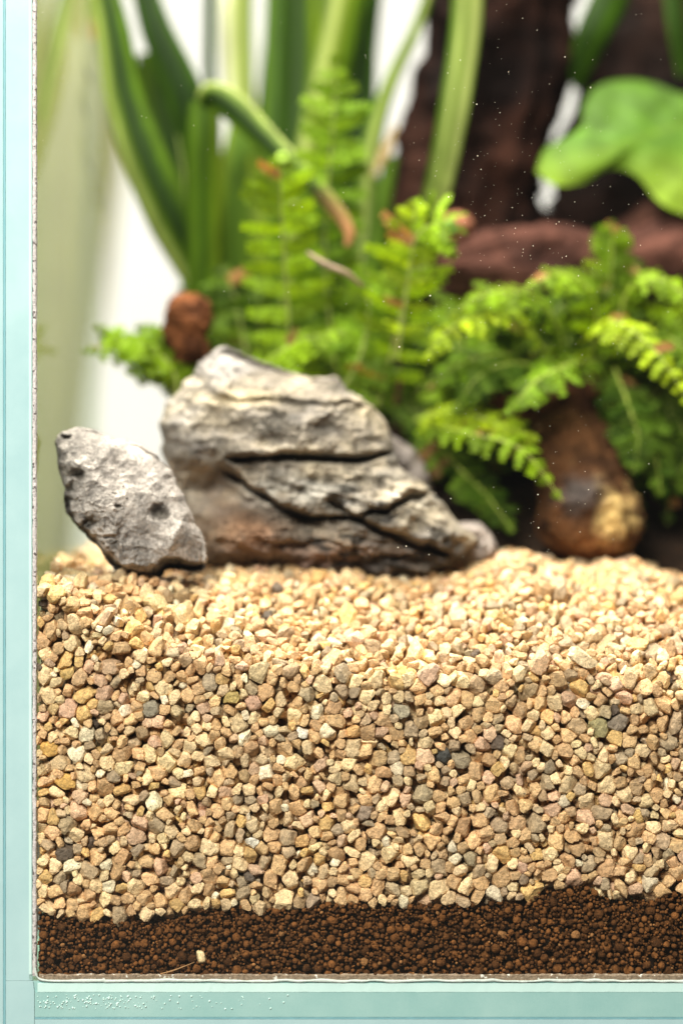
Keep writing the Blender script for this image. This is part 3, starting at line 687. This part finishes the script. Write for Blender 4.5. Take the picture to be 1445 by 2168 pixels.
# ------------------------------------------------------------------ wood and roots
def wood_log(name, pts, rads, cfun, seed, flat=1., n=150, seg=90, amp=.14, groove=.1, mat=None, freq=.06, cap=10):
    p = smooth_pts(pts, n); r = smooth_pts([(a,) for a in rads], n)[:, 0]
    t = unit(np.gradient(p, axis=0)); up = np.array([0.0, -1., .0]); s = unit(np.cross(t, up)); b = np.cross(s, t)
    a = np.linspace(0, 2*np.pi, seg, endpoint=False)
    dirv = s[:, None]*np.cos(a)[None, :, None]+b[:, None]*np.sin(a)[None, :, None]*flat
    q = p[:, None]+dirv*r[:, None, None]
    L = np.linspace(0, 1, n)[:, None]*np.linalg.norm(p[-1]-p[0])*.05+0*a[None]
    gr = ridged(np.stack([np.cos(a)[None]*3+0*L, np.sin(a)[None]*3+0*L, L*.5], -1), 4, seed)
    rr_ = 1+amp*fbm(q*freq, 5, seed+7, .6)+groove*gr
    ends = np.ones(n); k = n//cap; ends[:k] = np.sqrt(1-(1-np.arange(k)/k)**2+1e-4); ends[-k:] = ends[:k][::-1]
    V = p[:, None]+dirv*(r*ends)[:, None, None]*rr_[..., None]
    T = cfun(V, gr)
    return mesh_np(name, V.reshape(-1, 3), grid_faces(n, seg, True), mat or M_WOOD, T.reshape(-1, 3), origin=V.reshape(-1, 3).mean(0))
def wcol(c0, c1, sc=.05, seed=0, a=.6):
    def f(V, gr):
        m = np.clip(.5+a*fbm(V*sc, 4, seed)+.2*gr, 0, 1)[..., None]; return np.array(c0)*(1-m)+np.array(c1)*m
    return f
wood = empty('driftwood', P(1200, 900, 110), 'tall dark brown driftwood stump standing behind the ferns on the right', 'driftwood')
link(wood_log('trunk', [P(950, 1250, 112), P(940, 900, 112), P(965, 520, 110), P(985, 330, 110), P(1055, 100, 110), P(1075, -120, 110)], [22, 21, 20, 17, 17, 20], wcol((.005, .002, .0015), (.026, .009, .005), .05, 3), 5, .8), wood)
link(wood_log('trunk', [P(1420, 1250, 118), P(1410, 900, 118), P(1400, 520, 118), P(1400, 330, 118), P(1420, 100, 118), P(1450, -120, 118)], [26, 27, 26, 23, 20, 14], wcol((.004, .002, .0015), (.014, .006, .004), .05, 8), 9, .5), wood)
link(wood_log('trunk', [P(1160, 1250, 122), P(1150, 900, 120), P(1150, 600, 120), P(1150, 440, 120)], [22, 22, 20, 13], wcol((.008, .004, .003), (.03, .013, .009), .05, 12), 14, .4), wood)
link(wood_log('branch', [P(930, 590, 88), P(1020, 580, 84), P(1150, 570, 84), P(1290, 590, 86), P(1500, 560, 90)], [7.5, 10, 10.5, 10, 12], wcol((.012, .005, .004), (.085, .034, .024), .08, 21), 17, .9, amp=.2), wood)
link(wood_log('branch', [P(1290, 560, 95), P(1370, 500, 93), P(1500, 430, 95)], [6, 6, 7], wcol((.012, .005, .004), (.045, .019, .013), .08, 25), 19, .9, amp=.2), wood)
link(wood_log('knot', [P(945, 500, 84), P(965, 482, 82), P(992, 480, 84)], [3, 3.4, 2.5], wcol((.20, .07, .035), (.34, .14, .08), .2, 22), 23, .9, n=40, seg=30), wood)
def stub_col(V, gr):
    base = wcol((.022, .009, .004), (.10, .042, .016), .2, 33)(V, gr)
    f = (DIST+V[..., 1])/DIST; px = (CX+(V[..., 0]-CX)/f)*10; py = (2*CZ-(CZ+(V[..., 2]-CZ)/f))*10
    n = fbm(V*.35, 3, 35)
    k = np.clip(1.6*np.exp(-(((px-1300)/45)**2+((py-1095)/62)**2))+.5*n-.35, 0, 1)[..., None]
    base = base*(1-k)+np.array([.62, .42, .16])*k
    k2 = np.clip(1.6*np.exp(-(((px-1225)/62)**2+((py-1050)/48)**2))+.3*n-.4, 0, 1)[..., None]
    base = base*(1-k2)+np.array([.07, .055, .05])*k2
    k3 = np.clip(np.exp(-(((px-1240)/90)**2+((py-1160)/30)**2)), 0, 1)[..., None]*.6
    return base*(1-k3)+np.array([.34, .14, .045])*k3
stub = wood_log('root_stub', [P(1180, 860, 76), P(1208, 950, 68), P(1240, 1045, 62), P(1254, 1115, 59), P(1252, 1190, 59)], [7.4, 8.6, 10.2, 11.2, 10.8], stub_col, 41, 1.0, n=180, seg=120, amp=.15, groove=.08, mat=M_STUB, freq=.16, cap=4)
tag(link(stub), 'rounded brown root stub with a yellow patch, hanging over the gravel', 'root')
roots = empty('root_tangle', P(1140, 850, 70), 'knotted reddish brown roots under the arching fern, above the root stub', 'root')
for pts, rd in [([(1030, 860), (1080, 850), (1140, 862), (1200, 880)], [3, 4.5, 4, 3]), ([(1050, 810), (1110, 830), (1180, 850), (1270, 905)], [3, 3.5, 4, 3]), ([(1200, 740), (1215, 800), (1230, 860), (1240, 900)], [2.2, 2.6, 3, 3.6]),
                ([(1120, 880), (1180, 860), (1240, 830), (1290, 800)], [2.5, 3, 3, 2]), ([(1010, 700), (990, 790), (1010, 850)], [1.2, 1.3, 1.4]), ([(1090, 780), (1130, 800), (1180, 800)], [2.5, 3.2, 2.4]), ([(830, 700), (845, 790), (838, 860)], [.8, 1.0, .9])]:
    link(wood_log('root', [P(a, b, 72+random.uniform(-4, 4)) for a, b in pts], [q*.68 for q in rd], wcol((.018, .007, .004), (.13, .05, .025), .2, 50+len(pts)), 60+int(rd[0]*7), .9, n=80, seg=40, amp=.5, groove=.2, freq=.35), roots)
tag(link(wood_log('bark_knob', [P(405, 770, 66), P(400, 715, 64), P(402, 660, 64), P(412, 630, 66)], [4.2, 4.6, 4.6, 4.0], wcol((.035, .012, .005), (.17, .06, .022), .25, 71), 73, .9, n=90, seg=70, amp=.32, groove=.12, freq=.3, cap=4)), 'rusty brown bark knob poking up behind the top left of the large rock', 'bark')

# dark planting soil banked behind the gravel
xg = np.linspace(8, 250, 150); yg = np.linspace(56, 134, 60); X, Y = np.meshgrid(xg, yg, indexing='ij')
rise = np.clip((X-38)/40, 0, 1); rise = rise*rise*(3-2*rise)
hgt = np.clip((Y-56)/34, 0, 1); hgt = hgt*hgt*(3-2*hgt)
Z = surf(X.ravel(), Y.ravel()).reshape(X.shape)-2.6+rise*hgt*19+1.6*fbm(np.stack([X*.15, Y*.15, X*0], -1), 4, 91)*(rise*.8+.1)
V = np.stack([X, Y, Z], -1).reshape(-1, 3); n = fbm(V*.4, 3, 93)[:, None]
tag(link(mesh_np('planting_soil', V, grid_faces(150, 60), M_SOIL, np.array([.022, .012, .007])*(1+.5*n))), 'dark soil banked up behind the gravel under the ferns', 'soil', kind='stuff')

# ------------------------------------------------------------------ long-bladed plant
GR = dict(dark=(.008, .026, .0003), mid=(.030, .072, .0006), light=(.075, .14, .002), pale=(.30, .35, .10), white=(.68, .68, .50), yel=(.14, .20, .008), brown=(.30, .13, .05))
def blade(pts, wid, cols, parent, fold=.25, twist=0., n=70, tip=None, label=None, na=11):
    """pts (px,py,depth); wid widths in px at even spacing; cols: colours across the blade"""
    p = smooth_pts([P(*q) for q in pts], n)
    wd = np.interp(np.linspace(0, 1, n), np.linspace(0, 1, len(wid)), wid)/10*1.15
    t = unit(np.gradient(p, axis=0)); side = unit(np.cross(t, np.array([0, 1., 0]))); nr = np.cross(side, t)
    tw = np.interp(np.linspace(0, 1, n), np.linspace(0, 1, np.size(twist)), np.atleast_1d(twist))[:, None]
    s2 = side*np.cos(tw)+nr*np.sin(tw); n2_ = -side*np.sin(tw)+nr*np.cos(tw)
    u = np.linspace(-1, 1, na)
    V = p[:, None]+s2[:, None]*(u[None, :, None]*wd[:, None, None]/2)+n2_[:, None]*((np.abs(u)**1.3)[None, :, None]*fold*wd[:, None, None]/2)
    C_ = np.array([GR[c] if isinstance(c, str) else c for c in cols], float)
    ca = np.stack([np.interp((u+1)/2, np.linspace(0, 1, len(C_)), C_[:, k]) for k in range(3)], -1)
    T = np.tile(ca[None], (n, 1, 1))*(1+.18*fbm(np.stack([u[None]*6+0*wd[:, None], np.linspace(0, 3, n)[:, None]+0*u[None], 0*wd[:, None]+0*u[None]+pts[0][0]], -1), 3, 5))[..., None]
    if tip is not None:
        k = np.clip((np.linspace(0, 1, n)-tip[1])/(1-tip[1])*1.5, 0, 1)[:, None, None]; T = T*(1-k)+np.array(tip[0])*k
    V = V.reshape(-1, 3); F = grid_faces(n, na)
    Vb = V+np.tile(n2_[:, None], (1, na, 1)).reshape(-1, 3)*.22
    Va = np.vstack([V, Vb]); Fa = np.vstack([F, F[:, ::-1]+len(V)])
    i = np.arange(n-1); rim = [np.stack([i*na, (i+1)*na, (i+1)*na+len(V), i*na+len(V)], -1), np.stack([i*na+na-1, i*na+na-1+len(V), (i+1)*na+na-1+len(V), (i+1)*na+na-1], -1)]
    o = mesh_np('leaf', Va, np.vstack([Fa]+rim), M_BLADE, np.vstack([T.reshape(-1, 3)]*2), origin=V.mean(0))
    if label: o['label'] = label
    return link(o, parent)
sp_ = empty('grassy_plant', P(560, 830, 90), 'tall plant of long arching striped green blades behind the large rock', 'plant')
blade([(215, -40, 92), (238, 60, 90), (262, 200, 88), (310, 340, 86), (365, 460, 86), (420, 560, 88), (470, 660, 92)], [60, 74, 88, 104, 112, 104, 76], ['light', 'pale', 'light', 'dark', 'dark', 'mid', 'light', 'dark'], sp_, .3, label='wide striped blade arching down on the far left')
blade([(300, -40, 100), (330, 60, 98), (375, 160, 97), (400, 230, 97), (420, 330, 98), (440, 600, 100)], [54, 70, 82, 88, 80, 70], ['mid', 'dark', 'dark', 'mid'], sp_, .3)
blade([(432, 700, 88), (430, 600, 86), (428, 450, 84), (430, 300, 82), (432, 215, 82)], [58, 66, 76, 74, 66], ['yel', 'light', 'mid', 'light', 'mid'], sp_, .2)
blade([(425, 222, 81), (445, 200, 79), (490, 222, 77), (560, 290, 74), (640, 370, 70), (700, 430, 68), (738, 485, 66), (735, 520, 66)], [24, 58, 66, 54, 42, 34, 24, 12], ['light', 'dark', 'dark', 'light', 'pale'], sp_, .3, tip=((.36, .17, .07), .62), label='bent-over blade with a withered brown tip')
blade([(445, -40, 110), (443, 60, 110), (445, 190, 110), (470, 420, 110)], [26, 26, 26, 24], ['dark', 'mid'], sp_)
blade([(500, -40, 118), (500, 100, 118), (512, 240, 118), (560, 420, 118)], [76, 78, 70, 60], ['pale', 'white', 'pale', 'pale', 'light', 'pale'], sp_, .1)
blade([(590, -40, 112), (585, 150, 110), (578, 350, 108), (560, 560, 106), (540, 760, 100)], [56, 62, 66, 66, 50], ['light', 'mid', 'mid', 'dark', 'mid'], sp_)
blade([(640, -40, 114), (640, 150, 112), (630, 400, 108), (610, 700, 104)], [70, 70, 64, 50], ['mid', 'dark', 'mid', 'yel'], sp_)
blade([(740, -40, 104), (715, 80, 104), (680, 230, 104), (640, 420, 104), (600, 700, 100)], [90, 86, 80, 70, 50], ['light', 'pale', 'yel', 'light', 'mid'], sp_)
blade([(770, -40, 112), (770, 100, 112), (765, 250, 112), (750, 450, 110), (700, 760, 106)], [50, 56, 60, 66, 50], ['mid', 'dark', 'dark', 'mid'], sp_)
blade([(915, -40, 100), (880, 60, 100), (820, 190, 99), (782, 330, 98), (768, 560, 96), (755, 760, 92)], [22, 26, 34, 48, 54, 40], ['mid', 'light', 'pale', 'light', 'mid'], sp_)
blade([(990, -40, 78), (985, 60, 78), (960, 230, 78), (935, 360, 80), (905, 480, 84), (870, 620, 88)], [68, 68, 66, 60, 56, 40], ['mid', 'light', 'pale', 'light', 'pale', 'pale', 'light'], sp_, .15, label='pale striped blade crossing in front of the dark driftwood')
blade([(520, 230, 106), (505, 350, 104), (495, 500, 102), (500, 780, 100)], [60, 80, 90, 70], ['yel', 'light', 'mid', 'light', 'mid'], sp_, .1)
blade([(540, 330, 98), (560, 450, 96), (560, 600, 96), (540, 780, 96)], [50, 80, 80, 60], ['mid', 'yel', 'light', 'mid'], sp_, .1)
blade([(690, 120, 108), (700, 300, 106), (690, 500, 104), (660, 760, 100)], [60, 80, 80, 60], ['dark', 'mid', 'mid', 'dark'], sp_, .2)
blade([(830, 330, 96), (810, 420, 94), (790, 560, 92), (775, 740, 90)], [26, 40, 46, 40], ['mid', 'light', 'mid'], sp_, .2)
blade([(375, 285, 84), (385, 350, 84), (392, 420, 85), (410, 520, 86), (440, 600, 88)], [3, 8, 12, 14, 14], ['mid', 'pale'], sp_, .2)
blade([(205, -30, 96), (200, 30, 96), (196, 85, 96)], [42, 34, 8], ['yel', 'pale', 'yel'], sp_, .2, tip=((.45, .30, .12), .5))
blade([(1310, -60, 100), (1290, 0, 100), (1255, 70, 100), (1230, 140, 103), (1222, 190, 106)], [80, 84, 76, 56, 20], ['mid', 'dark', 'mid', 'dark'], sp_, .2)
blade([(1420, -40, 96), (1432, 60, 96), (1450, 160, 98)], [40, 40, 36], ['mid', 'dark', 'mid'], sp_, .2)

blade([(838, 265, 96), (815, 320, 95), (790, 372, 94)], [8, 26, 10], [(.30, .20, .10), (.42, .33, .16), (.30, .18, .08)], sp_, .2, label='withered tan blade tip beside the driftwood')
for tx_, bx_, wd_, cc in [(575, 560, 62, 'dark'), (618, 600, 66, 'mid'), (668, 650, 70, 'dark'), (712, 700, 70, 'mid'), (762, 745, 50, 'dark')]:
    blade([(tx_+30, -60, 128), (tx_+10, 120, 127), ((tx_+bx_)/2, 360, 126), (bx_, 760, 124)], [wd_, wd_*1.1, wd_*1.2, wd_], ['dark', cc, 'light', cc, 'dark'], sp_, .15)
for bx0, by0, bx1, wd_, cc in [(610, 120, 560, 90, 'mid'), (690, 60, 640, 100, 'dark'), (470, 430, 500, 90, 'mid'), (550, 330, 560, 100, 'yel'), (740, 200, 720, 90, 'dark'), (420, 480, 450, 80, 'light'), (600, 400, 610, 110, 'mid'), (780, 420, 750, 60, 'mid')]:
    blade([(bx0, by0, 122), ((bx0+bx1)/2, (by0+760)/2, 118), (bx1, 780, 112)], [wd_*.35, wd_, wd_*.9], [cc, 'dark', cc, 'mid'], sp_, .15)
# ------------------------------------------------------------------ broad-leaved plant on the right
blade([(318, 110, 106), (335, 230, 106), (365, 400, 105), (440, 640, 104)], [60, 88, 92, 80], ['mid', 'light', 'mid', 'dark', 'mid'], sp_, .1)
blade([(150, -60, 112), (128, 60, 112), (104, 170, 112), (88, 260, 112)], [22, 26, 22, 10], ['light', 'pale', 'light'], sp_, .1)
bl = empty('broad_leaved_plant', P(1500, 700, 100), 'plant with one big glossy lobed bright green leaf in front of the driftwood', 'plant')
def broad(outline, centre, y0, tilt, parent, cup=3.):
    o = np.array(outline+[outline[0]], float); c = np.array(centre, float); nseg = 160; nr_ = 24
    d = o-c; th = np.unwrap(np.arctan2(d[:, 1], d[:, 0]))
    sp = smooth_pts(o, nseg+1)[:-1]
    s = np.linspace(0, 1, nr_)
    PX = c[0]+(sp[:, 0]-c[0])[None]*s[:, None]; PY = c[1]+(sp[:, 1]-c[1])[None]*s[:, None]
    Y = y0+(PX-c[0])*tilt[0]+(PY-c[1])*tilt[1]+cup*(s**2)[:, None]+1.2*fbm(np.stack([PX*.012, PY*.012, PX*0], -1), 2, 8)
    f = (DIST+Y)/DIST; f0 = (DIST+y0)/DIST
    V = np.stack([CX+(PX/10-CX)*f0, Y, CZ+(CZ-PY/10)*f0], -1).reshape(-1, 3)
    vein = np.exp(-(np.abs(((PX-c[0])*.35+(PY-c[1])*.9))/6)**2)[..., None]
    T = (np.array([.075, .17, .008])*(1+.25*fbm(np.stack([PX*.01, PY*.01, PX*0], -1), 2, 4))[..., None])
    k = np.clip((PY-300)/110, 0, 1)[..., None]; T = T*(1-k)+np.array([.20, .31, .012])*k  # yellow-green glow along the lower edge is painted into the tint
    T = T*(1-.4*vein)+np.array([.16, .26, .02])*.4*vein
    vq = np.abs(((np.arctan2(PY-c[1]-60, PX-c[0]-120)/.38) % 1)-.5); T = T*(1+.35*np.exp(-(vq/.07)**2))[..., None]
    T = T*(1-.30*np.clip(fbm(np.stack([PX*.02, PY*.02, PX*0], -1), 3, 66), 0, 1))[..., None]
    F = grid_faces(nr_, nseg, True); n_ = len(V)
    V2 = V+np.array([0, .35, 0]); a = (nr_-1)*nseg+np.arange(nseg); b = (nr_-1)*nseg+(np.arange(nseg)+1) % nseg
    ob = mesh_np('leaf', np.vstack([V, V2]), np.vstack([F, F[:, ::-1]+n_, np.stack([a, a+n_, b+n_, b], -1)]), M_BROAD, np.vstack([T.reshape(-1, 3)]*2), origin=V.mean(0))
    return link(ob, parent)
broad([(1128, 372), (1150, 318), (1200, 288), (1232, 262), (1238, 215), (1270, 168), (1330, 148), (1395, 152), (1440, 172), (1500, 200), (1560, 280), (1560, 420), (1480, 465), (1410, 452), (1378, 425), (1352, 385), (1318, 362), (1278, 366), (1225, 396), (1165, 402)], (1360, 290), 88, (.02, -.07), bl)
Vt, Ft, _ = tube([P(1450, 340, 90), P(1480, 500, 92), P(1500, 700, 100)], [1.2, 1.4, 1.8]); link(mesh_np('stem', Vt, Ft, M_STEM, (.16, .28, .05), origin=Vt.mean(0)), bl)

# ------------------------------------------------------------------ ferns
def pinna(L_, W_, rng, lobes=5, ruffle=.5, droop=.35):
    """one leaflet: lobed, ruffled; local x along it, y across, z up. returns verts, tris, tint factor"""
    V = []; F = []; T = []
    nseg = lobes+1; xs_ = np.linspace(0, 1, nseg+1)
    mid = np.array([[x*L_, 0, -droop*L_*x*x] for x in xs_]); V += list(mid); T += [.75]*len(mid)
    for sgn in (-1, 1):
        for k in range(nseg):
            x0, x1 = xs_[k], xs_[k+1]; wk = W_*.5*(1-.2*rng.random())*math.sin(math.pi*min(1, (.22+.78*(1-(x0+x1)/2)**.75)*.62+.02))*1.05
            i0 = k; i1 = k+1; b = len(V)
            zb = -droop*L_*((x0+x1)/2)**2; rf = ruffle*wk*rng.uniform(-1, 1)
            xa = x0*L_; xb = x1*L_; sk = (xb-xa)*.35
            pts = [(xa+sk*.4, .68, rf*.2+.1*wk), (xa+sk*.6+(xb-xa)*.15, .93, rf), ((xa+xb)/2+sk, 1.06, rf*1.3), (xb+sk*.7, .82, rf*.7), (xb+sk*.1, .62, .1*wk)]
            for (x, yy, z) in pts: V.append((x, sgn*yy*wk, zb+z)); T.append(rng.uniform(.95, 1.3))
            ids = [i0, b, b+1, b+2, b+3, b+4, i1]
            for q in range(1, len(ids)-1):
                tri = (ids[0], ids[q], ids[q+1]); F.append(tri if sgn > 0 else tri[::-1])
    return np.array(V, float), np.array(F, int), np.array(T)

def frond(parent, pts, length, npin, color, single=True, normal=(0, -.75, .65), width=24, leaf_acc=None, curl=0., seedv=0, ruffle=.5, base_gap=.06, stemcol=(.22, .26, .05), droop=.35, dens=1.0):
    rng = random.Random(seedv*7+3)
    n = 60; Ps = np.array([P(*q) for q in pts]); p = smooth_pts(Ps, n)
    t = unit(np.gradient(p, axis=0)); f_ = (DIST+Ps[:, 1].mean())/DIST/10
    V, F, _ = tube(Ps, [.42, .34, .24, .12], 6, 30)
    st = mesh_np('frond', V, F, M_STEM, stemcol, origin=p[0]); link(st, parent)
    nrm0 = unit(np.array(normal, float)); col = np.array(GR[color] if isinstance(color, str) else color)
    for i in range(npin):
        a = base_gap+(1-base_gap)*(i+.5)/npin; q = a*(n-1); k = min(int(q), n-2); w_ = q-k
        pos = p[k]*(1-w_)+p[k+1]*w_; tt = t[k]; N_ = unit(nrm0-tt*np.dot(nrm0, tt)); S = np.cross(tt, N_)
        prof = (math.sin(math.pi*min(1, a*.62+.26))**.8)*(1 if a < .8 else max(.18, 1-(a-.8)*3.6))
        for sgn in (-1, 1):
            L_ = length*f_*prof*rng.uniform(.82, 1.1); W_ = width*f_*(.65+.35*prof)*rng.uniform(.9, 1.15)
            an = math.radians(rng.uniform(-6, 14)+a*16); out_ = unit(S*sgn*math.cos(an)+tt*math.sin(an)+N_*rng.uniform(-.28, .28))
            zax = unit(N_+tt*rng.uniform(-.5, .2)+S*rng.uniform(-.3, .3)); zax = unit(zax-out_*np.dot(zax, out_)); yax = np.cross(zax, out_)
            v, fc, tf = pinna(L_, W_, rng, 5, ruffle, droop*rng.uniform(.2, 1.5))
            Wv = pos+v[:, 0:1]*out_+v[:, 1:2]*yax+v[:, 2:3]*zax
            jit = rng.uniform(.5, 1.4); yl = rng.uniform(0, .35)
            cc = (col*(1-yl)+np.array([.30, .46, .04])*yl)*jit
            if rng.random() < .035: cc = np.array([.26, .13, .045])*jit
            T = cc[None]*tf[:, None]
            if single: link(mesh_np('leaflet', Wv, fc, M_FERN, T, origin=pos, smooth=True), st)
            else: leaf_acc.add(Wv, fc, T)
    return st

G1 = (.10, .185, .002); G2 = (.165, .27, .003); G3 = (.026, .065, .001); G4 = (.31, .41, .006)  # G3 puts the deep shadow between fronds into the leaf colour
up = empty('upright_fern', P(620, 830, 62), 'upright sword fern with pale midribs rising behind the large rock', 'fern')
frond(up, [(608, 860, 66), (612, 700, 62), (600, 520, 58), (594, 400, 55), (598, 335, 54)], 92, 14, G2, True, (0, -.8, .6), 31, seedv=1, ruffle=.35)
frond(up, [(720, 840, 74), (690, 600, 72), (692, 420, 70), (705, 260, 70), (712, 110, 72)], 96, 16, G1, True, (.1, -.8, .6), 33, seedv=2, ruffle=.35)
frond(up, [(800, 860, 66), (835, 720, 60), (862, 600, 56), (882, 500, 53), (935, 470, 51), (955, 492, 50)], 96, 14, G2, True, (.1, -.85, .5), 28, seedv=3, ruffle=.35)
frond(up, [(560, 860, 78), (520, 740, 78), (500, 640, 78), (470, 560, 80)], 90, 9, G3, True, (0, -.7, .7), 32, seedv=4)
frond(up, [(840, 760, 58), (868, 560, 55), (876, 470, 54), (878, 430, 54)], 55, 12, G4, True, (0, -.8, .6), 20, seedv=5)
frond(up, [(700, 860, 62), (760, 760, 62), (780, 650, 64), (770, 560, 66)], 80, 9, G1, True, (0, -.7, .7), 32, seedv=6)
frond(up, [(520, 830, 60), (560, 770, 58), (640, 720, 56), (730, 700, 56)], 74, 12, G2, True, (0, -.5, .85), 28, seedv=7)
acc = Acc()
rs = random.Random(5)
for k in range(12):
    bx_ = rs.uniform(480, 860); tx = bx_+rs.uniform(-110, 110); ty = rs.uniform(560, 740)
    frond(up, [(bx_, 880, 84), ((bx_+tx)/2+rs.uniform(-20, 20), 780, 82), (tx, ty, 80+rs.uniform(-8, 8))], 84, 9, (G1, G3, G3)[k % 3], False, (rs.uniform(-.4, .4), -.6, .7), 32, acc, seedv=30+k)
link(tag(acc.obj('foliage', M_FERN), kind='stuff'), up)
fiddle = smooth_pts([P(952+13*math.cos(a)*(1-a/14), 480+13*math.sin(a)*(1-a/14), 50) for a in np.linspace(0, 10, 20)], 60)
Vt, Ft, _ = tube(fiddle, [.5, .5, .4], 8, 60); link(mesh_np('curled_tip', Vt, Ft, M_STEM, (.10, .2, .01), origin=Vt.mean(0)), up)
fiddle = smooth_pts([P(598+14*math.cos(a)*(1-a/14), 332+12*math.sin(a)*(1-a/14), 53) for a in np.linspace(0, 10, 20)], 60)
Vt, Ft, _ = tube(fiddle, [.5, .5, .4], 8, 60); link(mesh_np('curled_tip', Vt, Ft, M_STEM, (.30, .46, .04), origin=Vt.mean(0)), up)

rf_ = empty('arching_fern', P(1180, 900, 75), 'bushy bright green ruffled fern arching over the roots on the right', 'fern')
arch = [
 ([(1180, 880, 76), (1150, 740, 66), (1060, 660, 58), (960, 690, 52), (900, 760, 50)], G4),
 ([(1180, 880, 76), (1190, 720, 66), (1130, 630, 60), (1040, 620, 56), (960, 660, 54)], G2),
 ([(1220, 880, 78), (1260, 720, 66), (1250, 620, 60), (1180, 580, 58), (1100, 620, 56)], G2),
 ([(1240, 880, 80), (1300, 700, 68), (1340, 600, 62), (1420, 600, 58), (1480, 680, 54)], G2),
 ([(1240, 880, 80), (1260, 700, 62), (1320, 690, 52), (1400, 760, 46), (1460, 860, 44)], G4),
 ([(1230, 880, 80), (1280, 720, 72), (1290, 600, 68), (1295, 520, 66), (1292, 470, 66)], G1),
 ([(1050, 900, 70), (930, 900, 62), (980, 915, 54), (1100, 950, 48), (1190, 1060, 45)], G2),
 ([(880, 890, 66), (960, 870, 60), (1060, 900, 55), (1140, 930, 52)], G4),
 ([(900, 900, 74), (960, 980, 66), (1030, 1050, 62), (1085, 1125, 58)], G3),
 ([(1200, 890, 80), (1330, 850, 66), (1380, 940, 60), (1400, 1050, 58)], G3),
 ([(1200, 870, 80), (1100, 760, 68), (1000, 760, 60), (900, 820, 56)], G1),
 ([(1290, 760, 70), (1210, 770, 58), (1130, 810, 52), (1070, 880, 50)], G1),
 ([(1300, 780, 66), (1330, 860, 60), (1350, 930, 56), (1340, 1000, 55)], G3),
 ([(1150, 780, 68), (1080, 770, 60), (1010, 800, 56), (960, 870, 56)], G3),
 ([(1260, 860, 80), (1380, 720, 66), (1450, 740, 58), (1500, 820, 54)], G1),
]
for k, (pts, c_) in enumerate(arch):
    frond(rf_, pts, 58, 14, c_, True, (0, -.6, .8), 27, seedv=60+k, ruffle=.55, stemcol=(.30, .36, .05))
acc = Acc()
for k in range(62):
    if k < 46:
        bx_ = rs.uniform(900, 1420); tx = bx_+rs.uniform(-150, 150); ty = interp(tx, [(850, 730), (950, 660), (1100, 610), (1250, 570), (1320, 560), (1445, 640)])+rs.uniform(0, 160)
        ty = float(ty)-12; pts = [(bx_, 900, 88), ((bx_+tx)/2, float(ty)+40, 78), (tx, float(ty), 72), (tx+(tx-bx_)*.35, float(ty)+rs.uniform(20, 70), 66)]
    elif k < 55:
        bx_ = rs.uniform(1300, 1460); pts = [(bx_-20, 800, 84), (bx_, 860, 74), (bx_+rs.uniform(-40, 40), 960, 70), (bx_+rs.uniform(-60, 60), rs.uniform(1000, 1120), 68)]
    else:
        bx_ = rs.uniform(860, 1000); pts = [(bx_, 860, 84), (bx_+30, 890, 78), (bx_+rs.uniform(20, 100), 950, 74), (bx_+rs.uniform(30, 140), rs.uniform(960, 1050), 72)]
    frond(rf_, pts, 56, 13, (G1, G3, G2, G3)[k % 4] if k < 46 else G3, False, (rs.uniform(-.4, .4), -.6, .8), 27, acc, seedv=100+k, ruffle=.6)
link(tag(acc.obj('foliage', M_FERN), kind='stuff'), rf_)

lf = empty('fern_sprig', P(400, 860, 62), 'small curly fern sprig reaching left in front of the white backdrop', 'fern')
frond(lf, [(372, 900, 60), (372, 800, 60), (330, 745, 60), (260, 725, 61), (178, 745, 62)], 62, 12, G2, True, (0, -.5, .85), 34, seedv=201, ruffle=.8, base_gap=.2)
frond(lf, [(380, 880, 63), (345, 790, 63), (290, 745, 63), (205, 688, 64)], 58, 11, G2, True, (.2, -.75, .6), 32, seedv=202, ruffle=.8, base_gap=.3)
frond(lf, [(390, 880, 66), (385, 800, 66), (350, 720, 66), (290, 690, 66)], 58, 11, G1, True, (0, -.6, .8), 32, seedv=203, ruffle=.8, base_gap=.15)
frond(lf, [(420, 860, 66), (410, 800, 66), (400, 750, 66), (380, 730, 66)], 46, 7, G2, True, (0, -.6, .8), 32, seedv=204, ruffle=.8, base_gap=.1)

# a dry twig among the fern fronds
Vt, Ft, _ = tube([P(650, 535, 52), P(690, 560, 51), P(735, 580, 51), P(765, 605, 53)], [.5, .8, .7, .5], 8, 30)
tag(link(mesh_np('twig', Vt, Ft, M_STEM, (.22, .15, .09), origin=Vt.mean(0))), 'short dry beige twig caught among the upright fern fronds', 'twig')

# pale out-of-focus houseplant standing on the table behind the tank, seen past the side pane
hp = empty('houseplant', P(60, 1700, 330), 'out-of-focus pale green broad-bladed plant behind the tank at the far left', 'plant')
OL = (.21, .20, .075); OL2 = (.27, .265, .12); OL3 = (.15, .16, .05)
blade([(60, 2300, 330), (90, 1500, 330), (110, 900, 330), (130, 500, 330), (170, 100, 330), (210, -200, 330)], [60, 120, 150, 190, 190, 150], [OL3, OL, OL2, OL], hp, .1)
blade([(20, 2300, 320), (40, 1500, 320), (60, 900, 320), (60, 500, 320), (70, -100, 320)], [60, 110, 130, 120, 110], [OL2, OL3, OL], hp, .1)
blade([(90, 2300, 345), (130, 1500, 345), (165, 900, 345), (200, 600, 345), (240, 300, 345), (250, 60, 345)], [50, 50, 60, 80, 70, 20], [OL2, OL, OL3], hp, .1)
